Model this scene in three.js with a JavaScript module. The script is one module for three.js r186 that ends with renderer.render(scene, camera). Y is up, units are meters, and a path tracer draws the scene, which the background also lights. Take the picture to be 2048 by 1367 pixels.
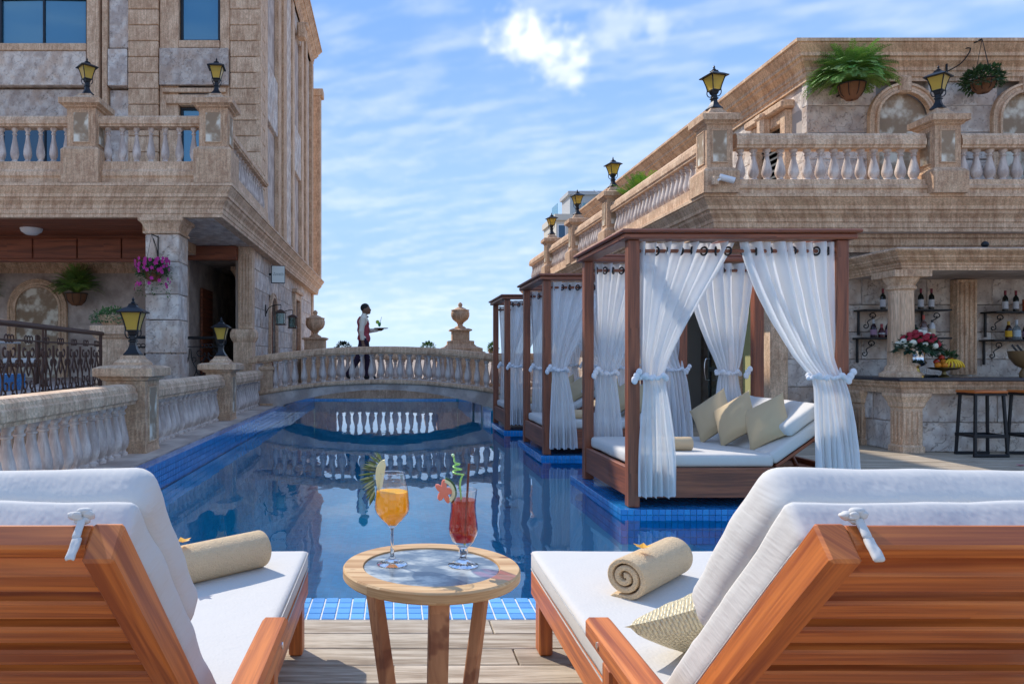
import * as THREE from 'three';
import { mergeGeometries, mergeVertices, toCreasedNormals } from 'three/addons/utils/BufferGeometryUtils.js';
import { RoundedBoxGeometry } from 'three/addons/geometries/RoundedBoxGeometry.js';
import { MarchingCubes } from 'three/addons/objects/MarchingCubes.js';

// ---------- camera, sky, sun, exposure ----------
const scene = new THREE.Scene();
const EYE = 1.1;                                   // metres above the near deck (y = 0)
const camera = new THREE.PerspectiveCamera(2 * Math.atan(712 / 1480) * 180 / Math.PI, 2522 / 1424, 0.05, 4000);
camera.position.set(0, EYE, 0);
camera.setViewOffset(2522, 1424, 474, 0, 2048, 1367);   // level camera with a shifted lens
const renderer = new THREE.WebGLRenderer({ antialias: true });
renderer.toneMapping = THREE.LinearToneMapping;
renderer.toneMappingExposure = 1.8;
renderer.shadowMap.enabled = true;

const SUN_AZ = 32 * Math.PI / 180, SUN_EL = 38 * Math.PI / 180;
const sunDir = new THREE.Vector3(-Math.sin(SUN_AZ) * Math.cos(SUN_EL), Math.sin(SUN_EL), -Math.cos(SUN_AZ) * Math.cos(SUN_EL));
const sun = new THREE.DirectionalLight(new THREE.Color(1.0, 0.93, 0.84), 2.5);
sun.position.copy(sunDir).multiplyScalar(60);
sun.target.position.set(0, 0, -10);
sun.castShadow = true;
Object.assign(sun.shadow.camera, { left: -40, right: 40, top: 40, bottom: -40, near: 1, far: 160 });
sun.shadow.mapSize.set(4096, 4096);
scene.add(sun, sun.target);

// seeded noise
function rng(seed) { let s = seed | 0; return () => { s = (s + 0x6d2b79f5) | 0; let t = Math.imul(s ^ (s >>> 15), 1 | s); t = (t + Math.imul(t ^ (t >>> 7), 61 | t)) ^ t; return ((t ^ (t >>> 14)) >>> 0) / 4294967296; }; }
const rnd = rng(7);
const LAT = new Float32Array(256 * 256); { const r = rng(99); for (let i = 0; i < LAT.length; i++) LAT[i] = r(); }
const sm = (t) => t * t * (3 - 2 * t);
function vnoise(x, y, px = 256, py = 256) {          // value noise, tileable with periods px, py
  const x0 = Math.floor(x), y0 = Math.floor(y), fx = sm(x - x0), fy = sm(y - y0);
  const m = (a, p) => ((a % p) + p) % p & 255;
  const xa = m(x0, px), xb = m(x0 + 1, px), ya = m(y0, py) * 256, yb = m(y0 + 1, py) * 256;
  const a = LAT[ya + xa], b = LAT[ya + xb], c = LAT[yb + xa], d = LAT[yb + xb];
  return a + (b - a) * fx + (c - a) * fy + (a - b - c + d) * fx * fy;
}
function fbm(x, y, o, px = 256, py = 256) { let s = 0, a = 0.5, n = 0; for (let i = 0; i < o; i++) { s += a * vnoise(x, y, px, py); n += a; x *= 2; y *= 2; px *= 2; py *= 2; a *= 0.5; } return s / n; }
const mix = (a, b, t) => a + (b - a) * t, clamp = (x, a = 0, b = 1) => Math.min(b, Math.max(a, x));
const step = (a, b, x) => sm(clamp((x - a) / (b - a)));
const lin = (c) => (c <= 0.04045 ? c / 12.92 : ((c + 0.055) / 1.055) ** 2.4);
const S = (r, g, b) => [lin(r / 255), lin(g / 255), lin(b / 255)];

{ // sky: clear air, thin cirrus, one small puff of cloud
  const W = 2048, H = 1024, data = new Float32Array(W * H * 4);
  const zen = S(90, 130, 190), mid = S(108, 145, 198), low = S(138, 169, 207), hor = S(166, 190, 214), white = S(210, 214, 220);
  const puff = [[10.6, 22.9, 2.1, 1.25, 1.0], [12.2, 21.8, 1.6, 1.3, .95], [9.6, 23.6, 1.2, 0.8, .9], [13.2, 20.6, 0.8, 1.0, .7], [17.3, 23.2, 2.2, 1.1, .36], [19.4, 22.9, .8, .8, .4]];
  for (let j = 0; j < H; j++) {
    const el = ((j + 0.5) / H - 0.5) * Math.PI, ed = el * 180 / Math.PI;
    for (let i = 0; i < W; i++) {
      const az = ((i + 0.5) / W - 0.5) * 2 * Math.PI, o = (j * W + i) * 4;
      const e = Math.max(ed, 0), c = [0, 0, 0];
      for (let k = 0; k < 3; k++) c[k] = e < 9 ? mix(hor[k], low[k], sm(e / 9)) : e < 26 ? mix(low[k], mid[k], sm((e - 9) / 17)) : mix(mid[k], zen[k], sm(clamp((e - 26) / 50)));
      if (ed > 0) {
        const x = Math.cos(el) * Math.cos(az), y = Math.sin(el), z = Math.cos(el) * Math.sin(az);
        const px = x / (y + 0.2), pz = z / (y + 0.2);
        const u = px * 0.93 + pz * 0.36, v = -px * 0.36 + pz * 0.93;
        const w1 = fbm(u * 2.2 + 40, v * 2.2 + 9, 4);
        const w2 = fbm(u * 5 + 90, v * 5 + 30, 3), st = fbm(u * 3 + 3 * w1 + 60, v * 8 + 6 * w1 + 2 * w2 + 60, 6), big = fbm(u * 0.9 + 20, v * 1.4 + 33, 4);
        let cov = step(0.36, 0.86, st) * step(0.25, 0.7, big) * 0.26 + step(.32, .88, fbm(u * 9 + 11, v * 26 + 70, 6)) * .3;
        cov *= step(0, 3, ed) * 0.9;
        const ad = Math.atan2(x, -z) * 180 / Math.PI;       // degrees right of straight ahead
        const n = fbm(ad * 0.55 + 120, ed * 0.8 + 90, 6) - 0.5, n2 = fbm(ad * 1.6 + 20, ed * 1.8 + 10, 5) - 0.5;
        let p = 0;
        if (Math.abs(ad - 14) < 12) for (const [a, b, sx, sy, w] of puff) { const q = Math.hypot((ad - a) / sx, (ed - b) / sy); p = Math.max(p, w * 0.92 * step(1.75, 0.0, q + n * 1.9 + n2 * 1.5)); }
        cov = clamp(cov + p);
        for (let k = 0; k < 3; k++) c[k] = mix(c[k], white[k] * (1 + 0.05 * p), cov);
      }
      data[o] = c[0]; data[o + 1] = c[1]; data[o + 2] = c[2]; data[o + 3] = 1;
    }
  }
  const t = new THREE.DataTexture(data, W, H, THREE.RGBAFormat, THREE.FloatType);
  t.mapping = THREE.EquirectangularReflectionMapping; t.magFilter = THREE.LinearFilter; t.needsUpdate = true;
  scene.background = t; scene.environment = t;
}

// ---------- helpers: names, things, parts ----------
const taken = {};
const numbered = (n) => { const k = taken[n] = (taken[n] ?? -1) + 1; return k ? n + '_' + String(k).padStart(3, '0') : n; };
function thing(name, label, category, pos = [0, 0, 0], turn = 0, group) {
  const o = new THREE.Group(); o.name = numbered(name); scene.add(o);
  o.position.set(...pos); o.rotation.y = turn; o.userData = { label, category }; if (group) o.userData.group = group;
  return o;
}
function shade(m) { m.castShadow = m.receiveShadow = true; return m; }
function part(name, geo, mat, parent, pos, turn) {
  const m = shade(new THREE.Mesh(Array.isArray(geo) ? G(geo) : geo, mat)); m.name = name; parent.add(m);
  if (pos) m.position.set(...pos); if (turn) m.rotation.y = turn;
  return m;
}
function single(name, geo, mat, label, category, pos, turn, group) {
  const m = part(numbered(name), geo, mat, scene, pos, turn); m.userData = { label, category }; if (group) m.userData.group = group; return m;
}
function structure(name, geo, mat) { const m = part(numbered(name), geo, mat, scene); m.userData.kind = 'structure'; return m; }
function stuff(name, geo, mat, parent) { const m = part(name, geo, mat, parent); m.userData.kind = 'stuff'; return m; }
function dup(o, pos, turn, label, group) {
  const r = o.clone(); r.name = numbered(o.name.replace(/_\d{3}$/, '')); scene.add(r); r.userData = { ...o.userData };
  r.position.set(...pos); r.rotation.y = turn ?? 0; if (label) r.userData.label = label; if (group) r.userData.group = group; return r;
}

// ---------- helpers: geometry ----------
function clean(g) {
  g = g.index ? g.toNonIndexed() : g;
  for (const k of Object.keys(g.attributes)) if (!['position', 'normal', 'uv', 'color'].includes(k)) g.deleteAttribute(k);
  if (!g.attributes.normal) g.computeVertexNormals();
  if (!g.attributes.uv) g.setAttribute('uv', new THREE.BufferAttribute(new Float32Array(g.attributes.position.count * 2), 2));
  g.clearGroups?.(); g.morphAttributes = {};
  return g;
}
function G(list) { const l = list.map(clean); if (l.some((g) => g.attributes.color)) for (const g of l) if (!g.attributes.color) paint(g, [1, 1, 1]); return l.length === 1 ? l[0] : mergeGeometries(l); }
function paint(g, c) { const n = g.attributes.position.count, a = new Float32Array(n * 3); for (let i = 0; i < n; i++) a.set(c, i * 3); g.setAttribute('color', new THREE.BufferAttribute(a, 3)); return g; }
function metric(g, ox = 0, oy = 0) {                     // uv in metres by the axis each face looks along; v runs up walls
  g = clean(g); const p = g.attributes.position, uv = new Float32Array(p.count * 2);
  const a = new THREE.Vector3(), b = new THREE.Vector3(), c = new THREE.Vector3(), n = new THREE.Vector3(), e = new THREE.Vector3();
  for (let i = 0; i < p.count; i += 3) {
    a.fromBufferAttribute(p, i); b.fromBufferAttribute(p, i + 1); c.fromBufferAttribute(p, i + 2);
    n.subVectors(b, a).cross(e.subVectors(c, a)); const x = Math.abs(n.x), y = Math.abs(n.y), z = Math.abs(n.z);
    [a, b, c].forEach((q, k) => { const j = (i + k) * 2; if (y > x && y > z) { uv[j] = q.x + ox; uv[j + 1] = q.z + oy; } else if (x > z) { uv[j] = q.z + ox; uv[j + 1] = q.y + oy; } else { uv[j] = q.x + ox; uv[j + 1] = q.y + oy; } });
  }
  g.setAttribute('uv', new THREE.BufferAttribute(uv, 2)); return g;
}
function along(g, axis) { const p = g.attributes.position, u = g.attributes.uv, k = 'xyz'.indexOf(axis), o = [0, 1, 2].filter((i) => i !== k), off = (p.getX(0) * 7.3 + p.getZ(0) * 3.1) % 5; for (let i = 0; i < p.count; i++) { const c = [p.getX(i), p.getY(i), p.getZ(i)]; u.setXY(i, c[k] + off, c[o[0]] + c[o[1]] + off * 0.7); } return g; } // wood grain along the piece
function swapUV(g) { const u = g.attributes.uv; for (let i = 0; i < u.count; i++) { const a = u.getX(i); u.setXY(i, u.getY(i), a); } return g; }
function box(w, h, d, x = 0, y = 0, z = 0) { const g = new THREE.BoxGeometry(w, h, d); g.translate(x, y, z); return metric(g); }
function span(x0, x1, y0, y1, z0, z1) { return box(x1 - x0, y1 - y0, Math.abs(z1 - z0), (x0 + x1) / 2, (y0 + y1) / 2, (z0 + z1) / 2); }
function cbox(w, h, d, c = 0.006, x = 0, y = 0, z = 0) { // box with chamfered edges, 44 triangles
  c = Math.min(c, w / 2.1, h / 2.1, d / 2.1);
  const X = w / 2, Y = h / 2, Z = d / 2, pos = [];
  const V = (sx, sy, sz, ax) => [sx * (X - (ax === 0 ? 0 : c)), sy * (Y - (ax === 1 ? 0 : c)), sz * (Z - (ax === 2 ? 0 : c))];
  const tri = (a, b, q) => { const n = new THREE.Vector3(b[0] - a[0], b[1] - a[1], b[2] - a[2]).cross(new THREE.Vector3(q[0] - a[0], q[1] - a[1], q[2] - a[2])); const m = [a[0] + b[0] + q[0], a[1] + b[1] + q[1], a[2] + b[2] + q[2]]; if (n.x * m[0] + n.y * m[1] + n.z * m[2] < 0) pos.push(...a, ...q, ...b); else pos.push(...a, ...b, ...q); };
  const quad = (a, b, q, r) => { tri(a, b, q); tri(a, q, r); };
  for (const s of [-1, 1]) { quad(V(s, -1, -1, 0), V(s, 1, -1, 0), V(s, 1, 1, 0), V(s, -1, 1, 0)); quad(V(-1, s, -1, 1), V(1, s, -1, 1), V(1, s, 1, 1), V(-1, s, 1, 1)); quad(V(-1, -1, s, 2), V(1, -1, s, 2), V(1, 1, s, 2), V(-1, 1, s, 2)); }
  for (const s of [-1, 1]) for (const t of [-1, 1]) {
    quad(V(s, t, -1, 0), V(s, t, 1, 0), V(s, t, 1, 1), V(s, t, -1, 1)); quad(V(s, -1, t, 0), V(s, 1, t, 0), V(s, 1, t, 2), V(s, -1, t, 2)); quad(V(-1, s, t, 1), V(1, s, t, 1), V(1, s, t, 2), V(-1, s, t, 2));
    for (const r of [-1, 1]) tri(V(s, t, r, 0), V(s, t, r, 1), V(s, t, r, 2));
  }
  const g = new THREE.BufferGeometry(); g.setAttribute('position', new THREE.Float32BufferAttribute(pos, 3)); g.computeVertexNormals(); g.translate(x, y, z); return metric(g);
}
const cspan = (x0, x1, y0, y1, z0, z1, c) => cbox(x1 - x0, y1 - y0, Math.abs(z1 - z0), c, (x0 + x1) / 2, (y0 + y1) / 2, (z0 + z1) / 2);
function lathe(pts, seg = 24, crease = 0.7) { let g = new THREE.LatheGeometry(pts.map(([r, y]) => new THREE.Vector2(Math.max(r, 1e-4), y)), seg); const L = pts.reduce((s, p, i) => i ? s + Math.hypot(p[0] - pts[i - 1][0], p[1] - pts[i - 1][1]) : 0, 0); const R = Math.max(...pts.map((p) => p[0])); const u = g.attributes.uv; for (let i = 0; i < u.count; i++) u.setXY(i, u.getX(i) * 6.28 * R, u.getY(i) * L); g.deleteAttribute('normal'); g = g.toNonIndexed(); return toCreasedNormals(g, crease); }
function squareProfile(pts, w, d) {                      // pts: [offset outwards, y]; a moulding round a rectangle w x d, closed at both ends
  const pos = []; const R = ([o, y]) => [[-w / 2 - o, y, d / 2 + o], [w / 2 + o, y, d / 2 + o], [w / 2 + o, y, -d / 2 - o], [-w / 2 - o, y, -d / 2 - o]];
  for (let i = 1; i < pts.length; i++) { const a = R(pts[i - 1]), b = R(pts[i]); for (let k = 0; k < 4; k++) { const m = (k + 1) % 4; pos.push(...a[k], ...a[m], ...b[m], ...a[k], ...b[m], ...b[k]); } }
  const t = R(pts[pts.length - 1]), b = R(pts[0]); pos.push(...t[0], ...t[1], ...t[2], ...t[0], ...t[2], ...t[3], ...b[0], ...b[2], ...b[1], ...b[0], ...b[3], ...b[2]);
  const g = new THREE.BufferGeometry(); g.setAttribute('position', new THREE.Float32BufferAttribute(pos, 3)); g.computeVertexNormals(); return metric(g);
}
// sweep a profile [outwards, up] along frames {p: origin, o: outward vector, u: up vector}; closed profile gets end caps
function sweep(profile, frames, closed = false, crease = 0.45) {
  const pos = [], uv = [], n = profile.length, m = closed ? n : n - 1;
  const at = (f, [o, u]) => [f.p[0] + f.o[0] * o + f.u[0] * u, f.p[1] + f.o[1] * o + f.u[1] * u, f.p[2] + f.o[2] * o + f.u[2] * u];
  const L = [0]; for (let i = 0; i < m; i++) { const a = profile[i], b = profile[(i + 1) % n]; L.push(L[i] + Math.hypot(b[0] - a[0], b[1] - a[1])); }
  let s = 0;
  for (let j = 1; j < frames.length; j++) {
    const A = frames[j - 1], B = frames[j], ds = Math.hypot(B.p[0] - A.p[0], B.p[1] - A.p[1], B.p[2] - A.p[2]);
    for (let i = 0; i < m; i++) {
      const k = (i + 1) % n, a = at(A, profile[i]), b = at(B, profile[i]), c = at(B, profile[k]), d = at(A, profile[k]);
      pos.push(...a, ...b, ...c, ...a, ...c, ...d); uv.push(s, L[i], s + ds, L[i], s + ds, L[i + 1], s, L[i], s + ds, L[i + 1], s, L[i + 1]);
    }
    s += ds;
  }
  if (closed) {
    const tris = THREE.ShapeUtils.triangulateShape(profile.map(([x, y]) => new THREE.Vector2(x, y)), []);
    for (const [f, flip] of [[frames[0], 0], [frames[frames.length - 1], 1]]) for (const t of tris) for (const i of flip ? [t[0], t[1], t[2]] : [t[0], t[2], t[1]]) { pos.push(...at(f, profile[i])); uv.push(...profile[i]); }
  }
  const g = new THREE.BufferGeometry(); g.setAttribute('position', new THREE.Float32BufferAttribute(pos, 3)); g.setAttribute('uv', new THREE.Float32BufferAttribute(uv, 2));
  g.computeVertexNormals(); return crease ? toCreasedNormals(g, crease) : g;
}
// frames along a plan path of [x, z], outward to the right of travel, mitred at the corners
function planFrames(path, y = 0) {
  return path.map((p, i) => {
    const d0 = i ? norm2(path[i][0] - path[i - 1][0], path[i][1] - path[i - 1][1]) : null, d1 = i < path.length - 1 ? norm2(path[i + 1][0] - path[i][0], path[i + 1][1] - path[i][1]) : null;
    const a = d0 ?? d1, b = d1 ?? d0, na = [-a[1], a[0]], nb = [-b[1], b[0]], mx = na[0] + nb[0], mz = na[1] + nb[1], k = 2 / (mx * mx + mz * mz);
    return { p: [p[0], y, p[1]], o: [mx * k, 0, mz * k], u: [0, 1, 0] };
  });
}
const norm2 = (x, y) => { const l = Math.hypot(x, y); return [x / l, y / l]; };
function tube(pts, r, seg = 6, steps, closed = false) { const c = new THREE.CatmullRomCurve3(pts.map((p) => new THREE.Vector3(...p)), closed); return new THREE.TubeGeometry(c, steps ?? Math.max(4, pts.length * 4), r, seg, closed); }
function rod(a, b, r, seg = 8, r2 = r) { const A = new THREE.Vector3(...a), B = new THREE.Vector3(...b), g = new THREE.CylinderGeometry(r2, r, A.distanceTo(B), seg); g.applyQuaternion(new THREE.Quaternion().setFromUnitVectors(new THREE.Vector3(0, 1, 0), B.clone().sub(A).normalize())); g.translate(...A.add(B).multiplyScalar(0.5).toArray()); return g; }
function spiral2(cx, cy, r, a0, turns, n = 14, dir = 1) { const out = []; for (let i = 0; i <= n; i++) { const t = i / n, a = a0 + dir * turns * 6.283 * t, q = r * (1 - 0.78 * t); out.push([cx + Math.cos(a) * q, cy + Math.sin(a) * q]); } return out; }
function softBox(w, h, d, r, cell = 0.02) {             // evenly divided box with rounded edges, for cushions
  const g = new THREE.BoxGeometry(w, h, d, Math.ceil(w / cell), Math.max(4, Math.ceil(h / cell)), Math.ceil(d / cell)), p = g.attributes.position, q = new THREE.Vector3(), c = new THREE.Vector3();
  const e = (v, H, n) => { const t = Math.sign(v) * Math.min(H, Math.abs(v)); return t; };
  for (let i = 0; i < p.count; i++) { q.fromBufferAttribute(p, i); c.set(clamp(q.x, -w / 2 + r, w / 2 - r), clamp(q.y, -h / 2 + r, h / 2 - r), clamp(q.z, -d / 2 + r, d / 2 - r)); q.sub(c); if (q.lengthSq() > 1e-12) q.setLength(r); q.add(c); p.setXYZ(i, q.x, q.y, q.z); }
  return metricKeep(g);
}
function metricKeep(g) { const p = g.attributes.position, n = g.attributes.normal, u = g.attributes.uv; for (let i = 0; i < p.count; i++) { const x = Math.abs(n.getX(i)), y = Math.abs(n.getY(i)), z = Math.abs(n.getZ(i)); if (y >= x && y >= z) u.setXY(i, p.getX(i), p.getZ(i)); else if (x > z) u.setXY(i, p.getZ(i), p.getY(i)); else u.setXY(i, p.getX(i), p.getY(i)); } g.deleteAttribute('normal'); return g; }
function jiggle(g, amp, freq, seed = 0) {               // soft unevenness of cloth
  { const b = new THREE.BufferGeometry().setAttribute('position', g.attributes.position).setIndex(g.index); const uv0 = g.attributes.uv; g = mergeVertices(b, 1e-5); if (g.attributes.position.count === uv0.count) g.setAttribute('uv', uv0); else { const P = g.attributes.position, U = new Float32Array(P.count * 2); for (let i = 0; i < P.count; i++) { U[i * 2] = P.getX(i) + P.getY(i) * 0.3; U[i * 2 + 1] = P.getZ(i) + P.getY(i) * 0.7; } g.setAttribute('uv', new THREE.BufferAttribute(U, 2)); } }
  g.computeVertexNormals(); const p = g.attributes.position, n = g.attributes.normal;
  for (let i = 0; i < p.count; i++) { const x = p.getX(i), y = p.getY(i), z = p.getZ(i); const k = (fbm(x * freq + 50 + seed, z * freq + y * freq * 0.7 + 50, 3) - 0.5) * 2 * amp; p.setXYZ(i, x + n.getX(i) * k, y + n.getY(i) * k, z + n.getZ(i) * k); }
  g.computeVertexNormals(); return g;
}

// ---------- procedural textures and materials ----------
function tex(size, fn, srgb = true, w = size) {
  const d = new Uint8Array(w * size * 4);
  for (let j = 0; j < size; j++) for (let i = 0; i < w; i++) { const c = fn(i / w, j / size), o = (j * w + i) * 4; if (typeof c === 'number') d[o] = d[o + 1] = d[o + 2] = clamp(c) * 255; else { d[o] = clamp(c[0], 0, 255); d[o + 1] = clamp(c[1], 0, 255); d[o + 2] = clamp(c[2], 0, 255); } d[o + 3] = 255; }
  const t = new THREE.DataTexture(d, w, size); t.wrapS = t.wrapT = THREE.RepeatWrapping; t.magFilter = THREE.LinearFilter; t.minFilter = THREE.LinearMipmapLinearFilter; t.generateMipmaps = true; if (srgb) t.colorSpace = THREE.SRGBColorSpace; t.needsUpdate = true; return t;
}
const rep = (t, x, y = x, ox = 0, oy = 0) => { const c = t.clone(); c.repeat.set(x, y); c.offset.set(ox, oy); c.needsUpdate = true; return c; };
const col3 = (a, b, t) => [mix(a[0], b[0], t), mix(a[1], b[1], t), mix(a[2], b[2], t)];

// painted mouldings: tan base with brushed brown streaks running down
const streakF = (u, v) => {
  const big = fbm(u * 5, v * 4, 4, 5, 4), s1 = fbm(u * 46, v * 5, 3, 46, 5), s2 = fbm(u * 120, v * 9, 2, 120, 9), sp = fbm(u * 90 + 7, v * 90, 2, 90, 90);
  return { t: clamp(0.45 + (s1 - 0.5) * 0.85 + (s2 - 0.5) * 0.5 + (big - 0.5) * 1.1 + (fbm(u * 24 + 3, v * 20, 4, 24, 20) - 0.5) * 0.8), big, sp, s1 };
};
const streakMap = tex(512, (u, v) => { const { t, big, sp } = streakF(u, v); let c = col3([228, 196, 162], [174, 136, 106], t); c = col3(c, [232, 206, 170], step(0.56, 0.8, big) * 0.35); const k = 0.86 + sp * 0.28; return [c[0] * k, c[1] * k, c[2] * k]; });
const streakBump = tex(512, (u, v) => { const { t, sp } = streakF(u, v); return 0.5 + (0.5 - t) * 0.5 + (sp - 0.5) * 0.3; }, false);
// rough limestone: grey cream with veins, pits and stains
const stoneF = (u, v) => {
  const a = fbm(u * 4, v * 4, 5, 4, 4), b = fbm(u * 11 + 3, v * 9, 5, 11, 9), w = fbm(u * 6 + 9, v * 6, 4, 6, 6);
  const vein = Math.abs(fbm(u * 5 + w * 1.2, v * 5 + w, 4, 5, 5) - 0.5), pit = step(0.66, 0.78, fbm(u * 60, v * 50, 3, 60, 50));
  return { a, b, crack: 1 - step(0, 0.012, vein), pit };
};
const stoneMap = tex(512, (u, v) => { const { a, b, crack, pit } = stoneF(u, v); let c = col3([226, 216, 204], [186, 171, 160], clamp(0.5 + (b - 0.5) * 2.4)); c = col3(c, [204, 172, 146], step(0.5, 0.75, a) * 0.4); c = col3(c, [120, 104, 92], crack * 0.35 + pit * 0.3); return c; });
const stoneBump = tex(512, (u, v) => { const { b, crack, pit } = stoneF(u, v); return clamp(0.55 + (b - 0.5) * 1.6 - crack * 0.3 - pit * 0.25); }, false);
// mottled plaster of the niches and pier panels
const mottleMap = tex(256, (u, v) => { const n = fbm(u * 6, v * 6, 5, 6, 6), m = fbm(u * 14 + 5, v * 14, 4, 14, 14); return col3([158, 134, 108], [232, 224, 204], step(0.36, 0.66, n * 0.7 + m * 0.3)); });
const plasterMap = tex(256, (u, v) => { const n = fbm(u * 7, v * 7, 5, 7, 7), m = fbm(u * 40, v * 40, 3, 40, 40); return col3([168, 150, 138], [206, 190, 176], clamp(0.5 + (n - 0.5) * 2.4 + (m - 0.5) * 0.6)); });
// wood: grain along u
const grainF = (u, v, fu, fv) => { const w = fbm(u * fu * 0.5, v * 5, 3, Math.max(1, fu * 0.5 | 0) || 1, 5); return fbm(u * fu, v * fv + w * 4, 4, fu, fv); };
const teakMap = tex(512, (u, v) => { const g = grainF(u, v, 3, 34), f = fbm(u * 8, v * 160, 2, 8, 160), k = step(0.82, 0.9, fbm(u * 5 + 2, v * 9 + 4, 2, 5, 9)); let c = col3([212, 120, 50], [156, 76, 28], clamp(0.5 + (g - 0.5) * 2.2 + (f - 0.5) * 0.6)); return col3(c, [96, 44, 18], k * 0.6); });
const mahoganyMap = tex(512, (u, v) => { const g = grainF(u, v, 3, 30), f = fbm(u * 8, v * 150, 2, 8, 150); return col3([156, 88, 56], [106, 58, 38], clamp(0.5 + (g - 0.5) * 1.8 + (f - 0.5) * 0.6)); });
const tableMap = tex(512, (u, v) => { const g = grainF(u, v, 3, 26), f = fbm(u * 10, v * 170, 2, 10, 170), k = step(0.8, 0.88, fbm(u * 6 + 9, v * 8, 2, 6, 8)); let c = col3([222, 186, 136], [180, 134, 84], clamp(0.5 + (g - 0.5) * 2 + (f - 0.5) * 0.7)); return col3(c, [112, 70, 40], k * 0.8); });
const deckMap = tex(512, (u, v) => { const g = fbm(u * 4, v * 26, 4, 4, 26), f = fbm(u * 22, v * 190, 2, 22, 190); return col3([208, 194, 172], [152, 134, 112], clamp(0.45 + (g - 0.5) * 1.7 + (f - 0.5) * 1.0)); });
const deckBump = tex(512, (u, v) => { const gr = Math.abs(((v * 12) % 1) - 0.5) * 2, f = fbm(u * 22, v * 190, 2, 22, 190); return clamp(0.4 + 0.35 * step(0.15, 0.5, gr) + (f - 0.5) * 0.5); }, false);
const clothBump = tex(256, (u, v) => 0.5 + (fbm(u * 9, v * 9, 5, 9, 9) - 0.5) * 0.7 + (fbm(u * 80, v * 80, 2, 80, 80) - 0.5) * 0.4, false);
const terryBump = tex(256, (u, v) => fbm(u * 60, v * 60, 3, 60, 60), false);
const slateMap = tex(256, (u, v) => { const n = fbm(u * 5, v * 9, 5, 5, 9), m = fbm(u * 24, v * 50, 3, 24, 50); return col3([84, 98, 112], [182, 186, 180], clamp(0.5 + (n - 0.5) * 3 + (m - 0.5) * 0.9)); });
const waterBump = tex(512, (u, v) => 0.5 + (fbm(u * 7, v * 4, 5, 7, 4) - 0.5) * 0.9 + (fbm(u * 24 + 4, v * 14, 3, 24, 14) - 0.5) * 0.18, false);
const scaleBump = tex(256, (u, v) => { let best = 9; const n = 10, x = u * n, y = v * n; for (let j = -1; j <= 1; j++) for (let i = -1; i <= 1; i++) { const cx = Math.floor(x) + i, cy = Math.floor(y) + j, q = ((cx % n) + n) % n + ((cy % n) + n) % n * 16; const dx = x - cx - 0.5 - 0.3 * (LAT[q] - 0.5) - (cy % 2 ? 0.25 : -0.25), dy = y - cy - 0.5 - 0.3 * (LAT[q + 999] - 0.5); best = Math.min(best, Math.hypot(dx * 0.85, dy)); } return clamp(1 - best * best * 2.4); }, false);
const foliageNoise = null;

const std = (o) => new THREE.MeshStandardMaterial({ side: THREE.DoubleSide, ...o });
const phy = (o) => new THREE.MeshPhysicalMaterial({ side: THREE.DoubleSide, ...o });
const rgb = (r, g, b) => new THREE.Color().setRGB(r, g, b);
const M = {};
M.trim = std({ map: rep(streakMap, 0.8), bumpMap: rep(streakBump, 0.8), bumpScale: 0.004, roughness: 0.85 });
M.trim2 = std({ map: rep(streakMap, 0.8, 0.8, 0.37, 0.61), bumpMap: rep(streakBump, 0.8, 0.8, 0.37, 0.61), bumpScale: 0.006, roughness: 0.85, color: rgb(0.93, 0.9, 0.87) });
M.trimBright = std({ map: rep(streakMap, 0.9, 0.9, 0.2, 0.1), bumpMap: rep(streakBump, 0.9, 0.9, 0.2, 0.1), bumpScale: 0.005, roughness: 0.85 });
M.stone = [0, 1, 2, 3].map((k) => { const o = [0.13 * k, 0.29 * k]; return std({ map: rep(stoneMap, 0.7, 0.7, ...o), bumpMap: rep(stoneBump, 0.7, 0.7, ...o), bumpScale: 0.028, roughness: 0.92, color: [rgb(1, 1, 1), rgb(0.9, 0.89, 0.88), rgb(1.04, 1.0, 0.95), rgb(0.84, 0.8, 0.77)][k] }); });
M.joint = std({ color: rgb(0.44, 0.38, 0.33), roughness: 0.95 });
M.baluster = std({ map: rep(plasterMap, 1.7), bumpMap: rep(stoneBump, 1.6), bumpScale: 0.004, roughness: 0.85, color: rgb(1.22, 1.26, 1.3) });
M.mottle = std({ map: rep(mottleMap, 0.9), bumpMap: rep(stoneBump, 0.9), bumpScale: 0.006, roughness: 0.9 });
M.plaster = std({ map: rep(plasterMap, 0.5), bumpMap: rep(stoneBump, 0.6), bumpScale: 0.012, roughness: 0.92 });
M.teak = phy({ map: rep(teakMap, 0.9, 2.2), roughness: 0.5, clearcoat: 0.15, clearcoatRoughness: 0.3 });
M.teak2 = phy({ map: rep(teakMap, 1.1, 2.2, 0.43, 0.31), roughness: 0.5, clearcoat: 0.15, clearcoatRoughness: 0.3 });
M.mahogany = phy({ map: rep(mahoganyMap, 0.8, 1.6), roughness: 0.5, clearcoat: 0.15, clearcoatRoughness: 0.3 });
M.ceilingWood = std({ map: rep(mahoganyMap, 0.5, 1.2), roughness: 0.55 });
M.tableWood = std({ map: rep(tableMap, 1.5, 3), roughness: 0.5 });
const legMap = tex(256, (u, v) => { const g = grainF(u, v, 3, 20), k = step(0.6, 0.75, fbm(u * 7 + 3, v * 5 + 8, 4, 7, 5)); return col3(col3([196, 142, 98], [150, 98, 66], clamp(0.5 + (g - 0.5) * 2)), [110, 62, 42], k * 0.6); });
M.legWood = std({ map: rep(legMap, 2, 3), roughness: 0.55 });
M.slate = phy({ map: rep(slateMap, 3), roughness: 0.3, clearcoat: 0.25, clearcoatRoughness: 0.1 });
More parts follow.
